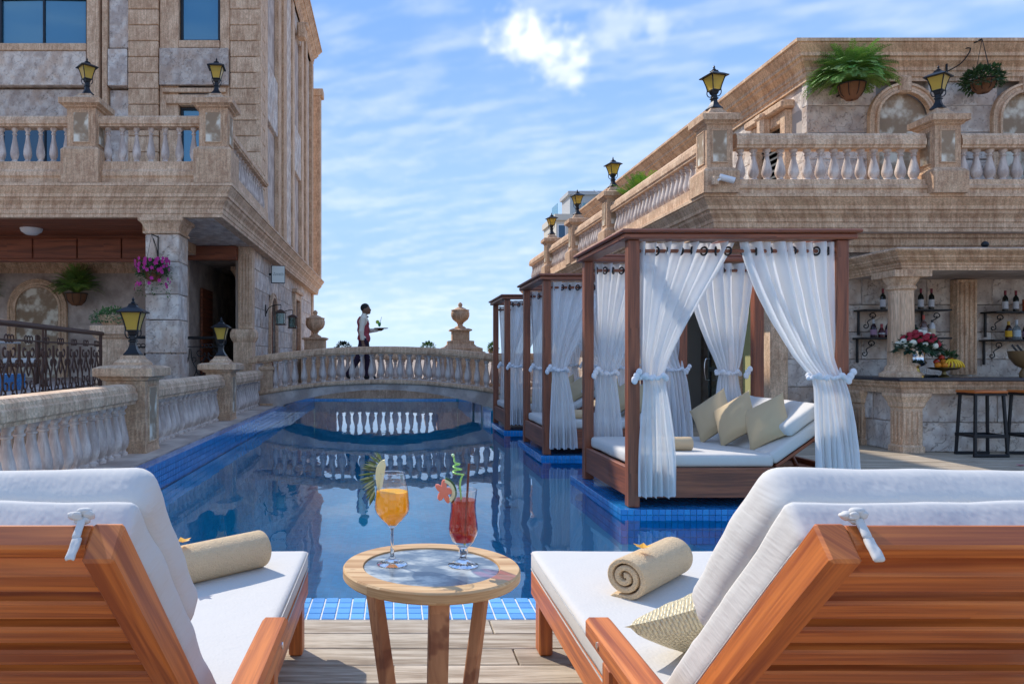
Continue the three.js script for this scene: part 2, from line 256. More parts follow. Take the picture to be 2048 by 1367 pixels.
M.deck = [0, 1, 2, 3].map((k) => std({ map: rep(deckMap, 0.7, 1.6, 0.23 * k, 0.37 * k), bumpMap: rep(deckBump, 0.7, 6.9, 0.23 * k, 0), bumpScale: 0.0025, roughness: 0.75, color: [rgb(1, 1, 1), rgb(0.93, 0.92, 0.9), rgb(1.03, 1.01, 0.99), rgb(0.78, 0.75, 0.72)][k] }));
M.cloth = std({ color: rgb(0.62, 0.595, 0.55), roughness: 0.95, bumpMap: rep(clothBump, 2.2), bumpScale: 0.002 });
M.khaki = std({ color: rgb(0.55, 0.42, 0.25), roughness: 0.9, bumpMap: rep(clothBump, 4), bumpScale: 0.001 });
M.towel = phy({ color: rgb(0.78, 0.57, 0.34), roughness: 1, bumpMap: rep(terryBump, 8), bumpScale: 0.006, sheen: 0.4, sheenRoughness: 0.8 });
M.gold = phy({ color: rgb(0.74, 0.63, 0.4), roughness: 0.38, metalness: 0.15, bumpMap: rep(scaleBump, 5), bumpScale: 0.006 });
M.sheer = phy({ color: rgb(0.94, 0.935, 0.925), roughness: 0.84, transmission: 0.5, thickness: 0 });
M.hem = phy({ color: rgb(0.88, 0.88, 0.89), roughness: 0.95, transmission: 0.25, thickness: 0 });
M.iron = std({ color: rgb(0.018, 0.017, 0.017), roughness: 0.45, metalness: 0.4 });
M.rustIron = std({ color: rgb(0.09, 0.045, 0.03), roughness: 0.55, metalness: 0.35 });
M.blackMetal = std({ color: rgb(0.012, 0.013, 0.016), roughness: 0.4, metalness: 0.3 });
M.amber = phy({ color: rgb(0.86, 0.6, 0.08), roughness: 0.55, transmission: 0.55, thickness: 0 });
M.window = phy({ color: rgb(0.12, 0.36, 0.52), metalness: 0.35, roughness: 0.03, transmission: 0.6, thickness: 0, ior: 1.7 });
M.windowDark = phy({ color: rgb(0.05, 0.1, 0.15), metalness: 0.5, roughness: 0.08 });
M.frame = std({ color: rgb(0.014, 0.018, 0.024), roughness: 0.4, metalness: 0.3 });
M.tile = phy({ color: rgb(1, 1, 1), vertexColors: true, roughness: 0.16, clearcoat: 0.5, clearcoatRoughness: 0.08 });
M.tileSkin = [rgb(0.025, 0.23, 0.56), rgb(0.03, 0.27, 0.6), rgb(0.02, 0.2, 0.5)].map((color) => phy({ color, roughness: 0.16, clearcoat: 0.5, clearcoatRoughness: 0.08 }));
M.tileSunlit = [rgb(0.1, 0.36, 0.72), rgb(0.13, 0.42, 0.76), rgb(0.08, 0.31, 0.68)].map((color) => phy({ color, roughness: 0.2, clearcoat: 0.5, clearcoatRoughness: 0.1 }));  // lighter copy of the blue tile, sunlight put into its colour
M.grout = std({ color: rgb(0.7, 0.68, 0.6), roughness: 0.9 });
M.groutBlue = std({ color: rgb(0.34, 0.5, 0.62), roughness: 0.9 });
M.glass = phy({ color: rgb(0.985, 0.99, 0.99), roughness: 0, transmission: 1, thickness: 0, ior: 1.5 });
M.solidGlass = phy({ color: rgb(0.99, 0.995, 0.995), roughness: 0, transmission: 1, thickness: 0.01, ior: 1.45 });
M.doorGlass = phy({ color: rgb(0.6, 0.7, 0.7), roughness: 0.02, transmission: 1, thickness: 0, ior: 1.6 });
M.water = phy({ color: rgb(0.3, 0.86, 0.94), roughness: 0.015, transmission: 1, thickness: 0, ior: 1.5, bumpMap: rep(waterBump, 0.22, 0.12), bumpScale: 0.007 });
M.green = std({ vertexColors: true, color: rgb(1, 1, 1), roughness: 0.6 });
M.leaf = phy({ vertexColors: true, color: rgb(1, 1, 1), roughness: 0.75, transmission: 0.3, thickness: 0 });
M.wicker = std({ color: rgb(0.2, 0.085, 0.035), roughness: 0.8, bumpMap: rep(streakBump, 8), bumpScale: 0.006 });
M.white = std({ color: rgb(0.75, 0.75, 0.74), roughness: 0.5 });
M.chrome = std({ color: rgb(0.75, 0.76, 0.78), roughness: 0.12, metalness: 1 });

// ---------- setting: ground, pool, decks ----------
const gridMap = tex(256, (u, v) => { const n = 8, a = (u * n) % 1, b = (v * n) % 1, q = LAT[(u * n | 0) + (v * n | 0) * 16 + 77]; return a < 0.06 || b < 0.06 ? [110, 160, 196] : [14 + q * 14, 158 + q * 28, 186 + q * 30]; });
M.poolTile = phy({ map: rep(gridMap, 1 / 0.53), roughness: 0.2, clearcoat: 0.4, clearcoatRoughness: 0.1 });
M.earth = std({ map: rep(plasterMap, 0.05), roughness: 1, color: rgb(0.75, 0.7, 0.62) });
M.paving = std({ map: rep(plasterMap, 0.4), bumpMap: rep(stoneBump, 0.5), bumpScale: 0.006, roughness: 0.9, color: rgb(1.05, 1.0, 0.94) });

structure('ground', new THREE.PlaneGeometry(6000, 6000).rotateX(-Math.PI / 2).translate(0, -2.2, 0), M.earth);
const WL = -0.25;                                   // water level
const PX0 = -2.42, PX1 = 4.15, PX2 = 1.97, PZ0 = -3.36, PZ1 = -14.95, PZ2 = -22.7;
structure('pool_basin', [
  span(PX0 - 0.2, PX1 + 0.2, -1.75, -1.55, PZ0 + 0.2, PZ2 - 0.2),                       // floor
  span(PX0 - 0.12, PX0 - 0.006, -1.55, -0.012, PZ0, PZ2), span(PX0, PX1, -1.55, -0.03, PZ0 + 0.006, PZ0 + 0.12), span(PX1 + 0.006, PX1 + 0.12, -1.55, -0.21, PZ0, PZ1),
  span(PX2, PX1, -1.55, -0.21, PZ1 - 0.12, PZ1 - 0.006), span(PX2 + 0.006, PX2 + 0.12, -1.55, -0.012, PZ1 - 0.12, PZ2), span(PX0, PX2, -1.55, -0.202, PZ2 - 0.12, PZ2 - 0.006),
  span(2.55, PX1, -0.62, -0.5, PZ0 - 2.2, PZ1 + 0.02),                                     // shallow ledge under the water by the cabanas
], M.poolTile);
{
  const s = new THREE.Shape([[PX0, -PZ0], [PX1, -PZ0], [PX1, -PZ1], [PX2, -PZ1], [PX2, -PZ2], [PX0, -PZ2]].map((p) => new THREE.Vector2(...p)));
  const g = new THREE.ShapeGeometry(s); g.rotateX(-Math.PI / 2); g.translate(0, WL, 0);   // (x, y) -> (x, 0, -y)
  const w = structure('pool_water', metric(g), M.water); w.castShadow = false;
}
function tileGeo(w, h, t) { return cbox(w, h, t, 0.002); }
function tileColor(pale) { const q = rnd(); return pale ? [0.09 + q * 0.05, 0.33 + q * 0.1, 0.66 + q * 0.12] : [0.02 + q * 0.016, 0.2 + q * 0.09, 0.5 + q * 0.16]; }  // pale picks the lighter tile colour that has the sunlit look painted in
function tileRun(list, o, du, dv, nu, nv, su, sv, axis, pale) { // merged tiles: o origin, su/sv pitch, du/dv unit vectors, axis of thickness
  for (let j = 0; j < nv; j++) for (let i = 0; i < nu; i++) {
    const w = su - 0.005, h = sv - 0.005, t = 0.008, cx = (i + 0.5) * su, cy = (j + 0.5) * sv, d = [0, 1, 2].map((k) => Math.abs(du[k]) * w + Math.abs(dv[k]) * h + (k === axis ? t : 0));
    list.push(paint(box(d[0], d[1], d[2], o[0] + du[0] * cx + dv[0] * cy, o[1] + du[1] * cx + dv[1] * cy, o[2] + du[2] * cx + dv[2] * cy), tileColor(pale)));
  }
}
{ // tiled edge between the near deck and the pool: tiles one by one where they show, joined beyond
  const edge = structure('pool_edge', [span(PX0 - 0.14, 6, -0.35, -0.0005, -3.09, PZ0 + 0.004)], M.grout);
  const su = 0.0612, sv = 0.0675, g = tileGeo(su - 0.0065, 0.012, sv - 0.0055), rest = [];
  for (let j = 0; j < 4; j++) for (let i = -40; i < 96; i++) {
    const x = (i + 0.5) * su, z = -3.092 - (j + 0.5) * sv;
    if (i >= -24 && i < 50) part('tile', g, M.tileSunlit[Math.floor(rnd() * 3)], edge, [x, -0.003 + rnd() * 0.0012, z]);
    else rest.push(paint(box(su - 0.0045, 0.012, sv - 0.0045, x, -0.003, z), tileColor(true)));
  }
  stuff('outer_tiles', rest, M.tile, edge);
}
{ // long left edge of the pool: four rows above the water and a flat strip on top
  const cop = structure('pool_coping', [span(-3.3, -2.57, -0.3, 0.012, -3.0, -16.3), span(-2.57, PX0 - 0.006, -0.3, -0.008, -3.0, PZ2), span(-3.3, -2.57, -0.3, 0.012, -16.3, -23)], M.paving);
  const l = [];
  tileRun(l, [PX0 - 0.002, -0.272, PZ0], [0, 0, -1], [0, 1, 0], 316, 4, 0.0612, 0.0665, 0);
  tileRun(l, [-2.565, -0.004, PZ0], [0, 0, -1], [1, 0, 0], 316, 2, 0.0612, 0.0715, 1);
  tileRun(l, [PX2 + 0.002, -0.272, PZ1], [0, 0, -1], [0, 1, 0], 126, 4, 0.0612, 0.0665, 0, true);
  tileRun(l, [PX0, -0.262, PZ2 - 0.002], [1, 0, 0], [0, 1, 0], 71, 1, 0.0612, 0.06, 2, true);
  stuff('edge_tiles', l, M.tile, cop);
}
{ // near deck: boards one by one
  const deck = structure('near_deck', [span(-6, 6.2, -0.3, -0.035, 2.5, -3.085)], M.joint);
  const cache = {}; const geo = (len) => cache[len] ??= swapUVx(cbox(len, 0.03, 0.145, 0.003), 0);
  function swapUVx(g) { return g; }
  for (let r = 0; r < 26; r++) {
    const z = -3.087 + 0.0735 + r * 0.15; let x = -4.4 + (r % 3) * 0.83 - (r % 2) * 0.4;
    if (r === 2) x = 0.45 - 2.4 * 2 ;
    for (; x < 4.6; x += 2.4) part('deck_board', geo(2.394), M.deck[r === 2 && Math.abs(x - 0.45) < 0.1 ? 3 : Math.floor(rnd() * 3)], deck, [x + 1.2, -0.0152 + (rnd() - 0.5) * 0.0012, z]);
  }
}
{ // lower deck on the right, boards joined (a few pixels each)
  const d = structure('lower_deck', [span(PX1 + 0.012, 16, -0.5, -0.23, -3.4, -30), span(PX2 + 0.13, PX1, -0.5, -0.23, PZ1 - 0.13, -30)], M.joint);
  const l = [];
  for (let z = -3.45; z > -29; z -= 0.15) for (let x = (z > PZ1 ? PX1 + 0.02 : PX2 + 0.14) + 0, k = 0; x < 16; x += 3, k++) { const q = 0.85 + rnd() * 0.2; l.push(paint(box(Math.min(3, 16 - x) - 0.006, 0.03, 0.144, x + Math.min(3, 16 - x) / 2, -0.215, z - 0.075), [q, q * 0.99, q * 0.97])); }
  stuff('deck_boards', l, std({ map: rep(deckMap, 0.7, 1.6), roughness: 0.75, vertexColors: true, color: rgb(0.9, 0.9, 0.9) }), d);
}
structure('added_bounce_terrace', [span(-14, 16, -0.3, -0.03, 2.51, 22)], M.paving);  // unseen paving added behind the camera to bounce sunlight onto the facades
structure('far_terrace', [span(-14, 16, -0.5, 0.1, PZ2 - 0.125, -34), span(-14, -3.302, -0.5, 0.0, -3, -30)], M.paving);
structure('far_terrace_face', [span(PX0 - 0.1, PX2 + 0.1, -0.2, 0.13, PZ2 - 0.124, PZ2 - 0.004)], M.trim2);
structure('raised_terrace', [span(-14, -4.72, 0.001, 0.6, -5.0, -23.5), span(-4.72, -3.45, 0.002, 0.6, -11.9, -23.5)], M.plaster);

// cabana plinths standing in the pool, faced with blue tiles
const CAB = [[6.287, 8.15], [9.68, 11.54], [12.94, 14.6]];
const cabWords = ['nearest the bar', 'in the middle of the row', 'nearest the bridge'];
CAB.forEach(([d0, d1], k) => {
  const pl = thing('tiled_plinth', ['blue tiled plinth in the pool under the cabana beside the bar', 'blue tiled plinth in the pool under the middle cabana', 'blue tiled plinth in the pool under the cabana next to the bridge'][k], 'plinth', [0, 0, 0], 0, 'tiled plinths under the cabanas');
  part('core', [span(1.945, PX1 + 0.005, -1.54, -0.21, -d0 - 0.012, -d1)], M.groutBlue, pl);
  const s = 0.0532, n = Math.floor((PX1 - 1.94) / s), m = Math.floor((d1 - d0 - 0.01) / s);
  const front = [], l = [];
  const gF = tileGeo(s - 0.004, 0.046, 0.01), gS = tileGeo(0.01, 0.046, s - 0.004);
  for (let i = 0; i < n; i++) { const x = 1.94 + (i + 0.5) * s; if (k === 0) part('tile', gF, M.tileSkin[i * 7 % 3], pl, [x, -0.226, -d0 - 0.008]); else front.push(paint(gF.clone().translate(x, -0.226, -d0 - 0.008), tileColor())); }
  for (let i = 0; i < m; i++) { const z = -d0 - 0.012 - (i + 0.5) * s; if (k === 0) part('tile', gS, M.tileSkin[i * 5 % 3], pl, [1.941, -0.226, z]); else front.push(paint(gS.clone().translate(1.941, -0.226, z), tileColor())); }
  tileRun(l, [1.94, -0.208, -d0 - 0.014], [1, 0, 0], [0, 0, -1], n, m, s, s, 1);
  tileRun(l, [1.94, -0.5, -d0 - 0.008], [1, 0, 0], [0, 1, 0], n, 4, s, 0.062, 2);
  tileRun(l, [1.941, -0.5, -d0 - 0.012], [0, 0, -1], [0, 1, 0], m, 4, s, 0.062, 0);
  if (front.length) l.push(...front);
  stuff('small_tiles', l, M.tile, pl);
});

// ---------- balustrades ----------
const BAL = [[0.098, 0], [0.098, 0.055], [0.078, 0.065], [0.068, 0.09], [0.074, 0.115], [0.1, 0.17], [0.117, 0.25], [0.115, 0.33], [0.098, 0.45], [0.07, 0.6], [0.052, 0.72], [0.047, 0.79], [0.066, 0.805], [0.07, 0.83], [0.05, 0.85], [0.052, 0.89], [0.078, 0.915], [0.09, 0.945], [0.09, 1]];
const balCache = {};
function balusterGeo(h, fat = 1, seg = 16) { const key = [h, fat, seg].join(); return balCache[key] ??= lathe(BAL.map(([r, y]) => [r * fat * 0.62, y * h]), seg); }
const RAIL = (w, h) => [[-w * 0.42, 0], [w * 0.42, 0], [w * 0.42, h * 0.12], [w * 0.5, h * 0.2], [w * 0.5, h * 0.55], [w * 0.44, h * 0.62], [w * 0.42, h * 0.8], [w * 0.32, h * 0.96], [w * 0.18, h], [-w * 0.18, h], [-w * 0.32, h * 0.96], [-w * 0.42, h * 0.8], [-w * 0.44, h * 0.62], [-w * 0.5, h * 0.55], [-w * 0.5, h * 0.2], [-w * 0.42, h * 0.12]];
const straight = (a, b, side) => { const d = norm2(b[0] - a[0], b[2] - a[2]); return [a, b].map((p) => ({ p, o: [-d[1], 0, d[0]], u: [0, 1, 0] })); };
// one bay between points a and b (x, z), from y0 up: plinth, balusters, rail
function bay(t, a, b, y0, y1, y2, y3, opt = {}) {
  const L = Math.hypot(b[0] - a[0], b[1] - a[1]), n = opt.n ?? Math.round(L / (opt.pitch ?? 0.22)), w = opt.w ?? 0.26;
  part('rail', sweep(RAIL(w, y3 - y2), straight([a[0], y2, a[1]], [b[0], y2, b[1]]), true), opt.mat ?? M.trim, t);
  if (y1 > y0) part('plinth', sweep([[-w * 0.5, 0], [w * 0.5, 0], [w * 0.5, (y1 - y0) * 0.3], [w * 0.58, (y1 - y0) * 0.38], [w * 0.58, (y1 - y0) * 0.55], [w * 0.46, (y1 - y0) * 0.68], [w * 0.46, y1 - y0], [-w * 0.46, y1 - y0], [-w * 0.46, (y1 - y0) * 0.3], [-w * 0.5, (y1 - y0) * 0.25]], straight([a[0], y0, a[1]], [b[0], y0, b[1]]), true), opt.mat ?? M.trim, t);
  const g = balusterGeo(y2 - y1 + 0.004, opt.fat ?? 1, opt.seg ?? 14);
  for (let i = 0; i < n; i++) { const k = (i + 0.5) / n; const m = part('baluster', g, M.baluster, t, [mix(a[0], b[0], k), y1 - 0.002, mix(a[1], b[1], k)], rnd() * 6); }
}
function pier(t, x, z, w, d, y0, yb, yc, y1, panels = [], opt = {}) { // base to yb, shaft to yc, cap and stepped top to y1
  const H = y1 - yc, over = opt.over ?? 0.09, bw = opt.bw ?? 0.07;
  const p = part('pier', [
    squareProfile([[bw, y0], [bw, yb - 0.07], [bw * 0.6, yb - 0.035], [0.0, yb], [0, yc], [over * 0.35, yc + H * 0.05], [over * 0.45, yc + H * 0.12], [over, yc + H * 0.2], [over, yc + H * 0.5], [over * 0.5, yc + H * 0.58], [-w * 0.12, yc + H * 0.62], [-w * 0.14, yc + H * 0.72], [-w * 0.24, yc + H * 0.86], [-w * 0.29, y1]].map(([o, y]) => [o, y]), w, d),
  ], opt.mat ?? M.trim2, t, [x, 0, z]);
  for (const s of panels) { // recessed mottled panels: a frame of four bars round a plate
    const across = s === 'x+' || s === 'x-' ? d : w, ww = across * 0.52, h = yc - yb - 0.16, cy = (yb + yc) / 2, sg = s.endsWith('-') ? -1 : 1;
    const bars = [cbox(ww + 0.05, 0.025, 0.024, 0.006, 0, h / 2 + 0.012, 0), cbox(ww + 0.05, 0.025, 0.024, 0.006, 0, -h / 2 - 0.012, 0), cbox(0.025, h, 0.024, 0.006, ww / 2 + 0.0125, 0, 0), cbox(0.025, h, 0.024, 0.006, -ww / 2 - 0.0125, 0, 0)];
    const plate = box(ww, h, 0.012), turn = s[0] === 'x' ? sg * Math.PI / 2 : sg > 0 ? 0 : Math.PI;
    const off = s[0] === 'x' ? [sg * (w / 2 + 0.004), cy, 0] : [0, cy, sg * (d / 2 + 0.004)];
    part('panel', plate, M.mottle, p, off, turn); part('panel_frame', bars, opt.mat ?? M.trim2, p, off, turn);
  }
  return p;
}
{ // poolside balustrade on the left
  const t = thing('poolside_balustrade', 'stone balustrade running along the pool edge beside the arcade', 'balustrade');
  const X = -3.0;
  bay(t, [X, -3.4], [X, -8.25], 0.013, 0.013, 0.57, 0.79, { pitch: 0.205, w: 0.3, fat: 1.12, seg: 20 });
  bay(t, [X, -8.8], [X, -12.5], 0.013, 0.013, 0.57, 0.79, { pitch: 0.205, w: 0.3, fat: 1.12, seg: 16 });
  bay(t, [X, -13.0], [X, -16.2], 0.013, 0.013, 0.57, 0.79, { pitch: 0.205, w: 0.3, fat: 1.12 });
  pier(t, -3.0, -8.52, 0.44, 0.48, 0.013, 0.06, 0.82, 1.11, ['x+'], { bw: 0.015, over: 0.11 });
  pier(t, -2.97, -12.75, 0.42, 0.46, 0.013, 0.06, 0.82, 1.1, ['x+'], { bw: 0.015, over: 0.11 });
}
{ // arched bridge
  const t = thing('arched_bridge', 'arched stone footbridge with balusters crossing the far end of the pool', 'bridge');
  const xs = []; for (let i = 0; i <= 36; i++) xs.push(mix(-3.2, 3.7, i / 36));
  const yr = (x) => 1.15 - 0.0275 * (x + 0.25) ** 2, yb = (x) => 0.585 - 0.034 * (x + 0.25) ** 2, ys = (x) => 0.36 - 0.07 * (x + 0.25) ** 2;
  const fr = (f, z, flip = 1) => xs.map((x) => ({ p: [x, f(x), z], o: [0, 0, flip], u: [0, 1, 0] }));
  for (const [z, s] of [[-16.4, 1], [-18.2, -1]]) {
    part('rail', sweep(RAIL(0.28, 0.17), fr(yr, z), true), M.trim2, t);
    part('base_rail', sweep([[-0.12, -0.1], [0.12, -0.1], [0.15, -0.075], [0.15, -0.03], [0.13, 0], [-0.12, 0]], fr(yb, z, s), true), M.trim2, t);
    const g = balusterGeo(0.57, 1.02, 14), gs = {};
    for (let i = 0; i < 25; i++) { const x = -2.62 + i * 0.213; const h = Math.round((yr(x) - yb(x) + 0.006) * 50) / 50; part('baluster', gs[h] ??= balusterGeo(h, 1.02, 14), M.baluster, t, [x, yb(x) - 0.003, z]); }
    // spandrel: between the soffit and the base rail, down to the water at the ends
    const sh = new THREE.Shape(); const lo = (x) => (x < -2.42 ? -0.3 : x > 1.95 ? -0.45 : Math.max(ys(x), -0.4));
    const X = []; for (let i = 0; i <= 60; i++) X.push(mix(-3.2, 3.7, i / 60)); X.push(-2.421, -2.419, 1.949, 1.951); X.sort((a, b) => a - b);
    X.forEach((x, i) => (i ? sh.lineTo(x, yb(x) - 0.1) : sh.moveTo(x, yb(x) - 0.1))); X.reverse().forEach((x) => sh.lineTo(x, lo(x)));
    const e = new THREE.ExtrudeGeometry(sh, { depth: 0.2, bevelEnabled: false }); e.translate(0, 0, z - 0.1); part('spandrel', metric(e), M.plaster, t);
  }
  const dk = new THREE.Shape(); xs.forEach((x, i) => (i ? dk.lineTo(x, yb(x) - 0.02) : dk.moveTo(x, yb(x) - 0.02))); [...xs].reverse().forEach((x) => dk.lineTo(x, Math.max(ys(x), -0.2) + 0.01 < yb(x) - 0.06 ? Math.max(ys(x), -0.2) + 0.01 : yb(x) - 0.06));
  part('walkway', metric(new THREE.ExtrudeGeometry(dk, { depth: 1.62, bevelEnabled: false }).translate(0, 0, -18.11)), M.plaster, t);
  pier(t, -2.8, -16.45, 0.27, 0.3, 0.013, 0.06, 0.78, 0.93, [], { bw: 0.01, over: 0.035 });
  pier(t, 3.62, -16.42, 0.3, 0.3, -0.2, 0.0, 0.86, 1.04, [], { bw: 0.01, over: 0.04 });
}
{ // far parapet behind the pool
  const t = thing('far_parapet', 'tan stone balustrade closing the terrace behind the bridge', 'balustrade');
  bay(t, [-1.9, -24.6], [1.5, -24.6], 0.1, 0.2, 0.98, 1.2, { pitch: 0.26, w: 0.3, fat: 1.4, seg: 10 }); bay(t, [2.9, -24.6], [9, -24.6], 0.1, 0.2, 0.98, 1.2, { pitch: 0.26, w: 0.3, fat: 1.4, seg: 10 });
  part('wall', [span(-3.3, -1.9, 0.1, 1.2, -24.45, -24.75), span(1.5, 2.9, 0.1, 1.2, -24.45, -24.75)], M.trim, t);
}

// ---------- walls of separate stone blocks ----------
const blockCache = {};
function blockGeo(l, h, t, v) { const key = [l.toFixed(2), h.toFixed(3), t, v].join(); return blockCache[key] ??= metricShift(cbox(l - 0.007, h - 0.007, t, 0.009), v * 0.37 + l, v * 0.53); }
function metricShift(g, a, b) { const u = g.attributes.uv; for (let i = 0; i < u.count; i++) u.setXY(i, u.getX(i) + a, u.getY(i) + b); return g; }
// a wall in the plane of a group: local x along, y up, faces +z; holes are [x0, x1, y0, y1]
function blockWall(parent, W, y0, y1, rows, len, thick, holes = [], name = 'stone_block', seed = 1) {
  const r = rng(seed), h = (y1 - y0) / rows;
  for (let j = 0; j < rows; j++) {
    const b0 = y0 + j * h, b1 = b0 + h; let cuts = [[0, W]];
    for (const [hx0, hx1, hy0, hy1] of holes) if (b1 > hy0 + 0.02 && b0 < hy1 - 0.02) cuts = cuts.flatMap(([a, b]) => (hx1 <= a || hx0 >= b ? [[a, b]] : [[a, hx0], [hx1, b]].filter(([p, q]) => q - p > 0.06)));
    for (const [a, b] of cuts) {
      const n = Math.max(1, Math.round((b - a) / len + (r() - 0.5) * 0.4)), l = (b - a) / n; let x = a; const off = j % 2 && n > 1 ? l * 0.4 : 0;
      const edges = [a]; for (let i = 1; i < n; i++) edges.push(a + i * l + (off ? (off - l * 0.2) : -l * 0.1)); edges.push(b);
      for (let i = 0; i < edges.length - 1; i++) { const w = edges[i + 1] - edges[i]; const m = part(name, blockGeo(w, h, thick, Math.floor(r() * 3)), M.stone[Math.floor(r() * 4)], parent, [(edges[i] + edges[i + 1]) / 2, (b0 + b1) / 2, -thick / 2 + (r() - 0.5) * 0.016]); }
    }
  }
}
const sub = (parent, name, pos, turn = 0) => { const g = new THREE.Group(); g.name = name; g.position.set(...pos); g.rotation.y = turn; parent.add(g); return g; };
const CORNICE = (o, h) => [[0, 0], [0.08 * o, 0], [0.08 * o, h * 0.1], [0.14 * o, h * 0.12], [0.14 * o, h * 0.26], [0.2 * o, h * 0.28], [0.2 * o, h * 0.38], [0.3 * o, h * 0.44], [0.46 * o, h * 0.5], [0.5 * o, h * 0.58], [0.62 * o, h * 0.6], [0.62 * o, h * 0.7], [0.74 * o, h * 0.76], [0.86 * o, h * 0.84], [0.9 * o, h * 0.86], [0.9 * o, h * 0.9], [o, h * 0.91], [o, h], [0, h]];
function archFrame(w, ySpring, ring, depth, n = 18) { // an arched architrave: local x centred, faces +z; legs from y = 0
  const prof = [[0, 0], [0, depth], [ring * 0.25, depth], [ring * 0.32, depth * 0.7], [ring * 0.7, depth * 0.7], [ring * 0.76, depth * 0.95], [ring, depth * 0.95], [ring, 0]], fr = [];
  const R = w / 2; fr.push({ p: [-R, 0, 0], o: [-1, 0, 0], u: [0, 0, 1] });
  for (let i = 0; i <= n; i++) { const a = Math.PI - Math.PI * i / n; fr.push({ p: [Math.cos(a) * R, ySpring + Math.sin(a) * R, 0], o: [Math.cos(a), Math.sin(a), 0], u: [0, 0, 1] }); }
  fr.push({ p: [R, 0, 0], o: [1, 0, 0], u: [0, 0, 1] });
  return swapUV(sweep(prof, fr, false, 0.5));
}
function archPlate(w, ySpring, t = 0.03, n = 18) { const s = new THREE.Shape(); s.moveTo(-w / 2, 0); s.lineTo(w / 2, 0); s.lineTo(w / 2, ySpring); s.absarc(0, ySpring, w / 2, 0, Math.PI, false); s.lineTo(-w / 2, 0); return metric(new THREE.ExtrudeGeometry(s, { depth: t, bevelEnabled: false, curveSegments: n })); }
function windowUnit(parent, w, h, cols, rows, mat, pos, turn, open) { // a window: frame bars and a pane for every light
  const g = sub(parent, 'window', pos, turn), f = 0.06, fr = [cbox(w, f, 0.08, 0.008, 0, f / 2, 0), cbox(w, f, 0.08, 0.008, 0, h - f / 2, 0), cbox(f, h - 2 * f, 0.08, 0.008, -w / 2 + f / 2, h / 2, 0), cbox(f, h - 2 * f, 0.08, 0.008, w / 2 - f / 2, h / 2, 0)];
  for (let i = 1; i < cols; i++) fr.push(cbox(0.05, h - 2 * f, 0.07, 0.006, -w / 2 + w * i / cols, h / 2, 0));
  const yr = []; for (let j = 1; j < rows; j++) { yr.push(h * j / rows); fr.push(cbox(w - 2 * f, 0.05, 0.066, 0.006, 0, h * j / rows, 0)); }
  part('window_frame', fr, M.frame, g);
  for (let j = 0; j < rows; j++) for (let i = 0; i < cols; i++) part('pane', box(w / cols - 0.06, h / rows - 0.06, 0.012, -w / 2 + w * (i + 0.5) / cols, h * (j + 0.5) / rows, -0.01), mat, g).rotation.y = (rnd() - 0.5) * 0.05;
  if (mat === M.window) { const r = rng(Math.round(pos[0] * 100 + pos[1] * 10)); for (let i = 0; i < cols; i++) { const a = -w / 2 + w * i / cols + 0.08, ww = (w / cols) * (0.25 + r() * 0.3), pp = []; for (let k = 0; k < 6; k++) pp.push(cbox(ww / 6 - 0.004, h - 0.14, 0.03, 0.01, a + ww * (k + 0.5) / 6, h / 2, -0.09 - (k % 2) * 0.012)); part('curtain', pp, M.hem, g); } }
  return g;
}
const frontGroup = (parent, name, x, d) => sub(parent, name, [x, 0, -d], 0);

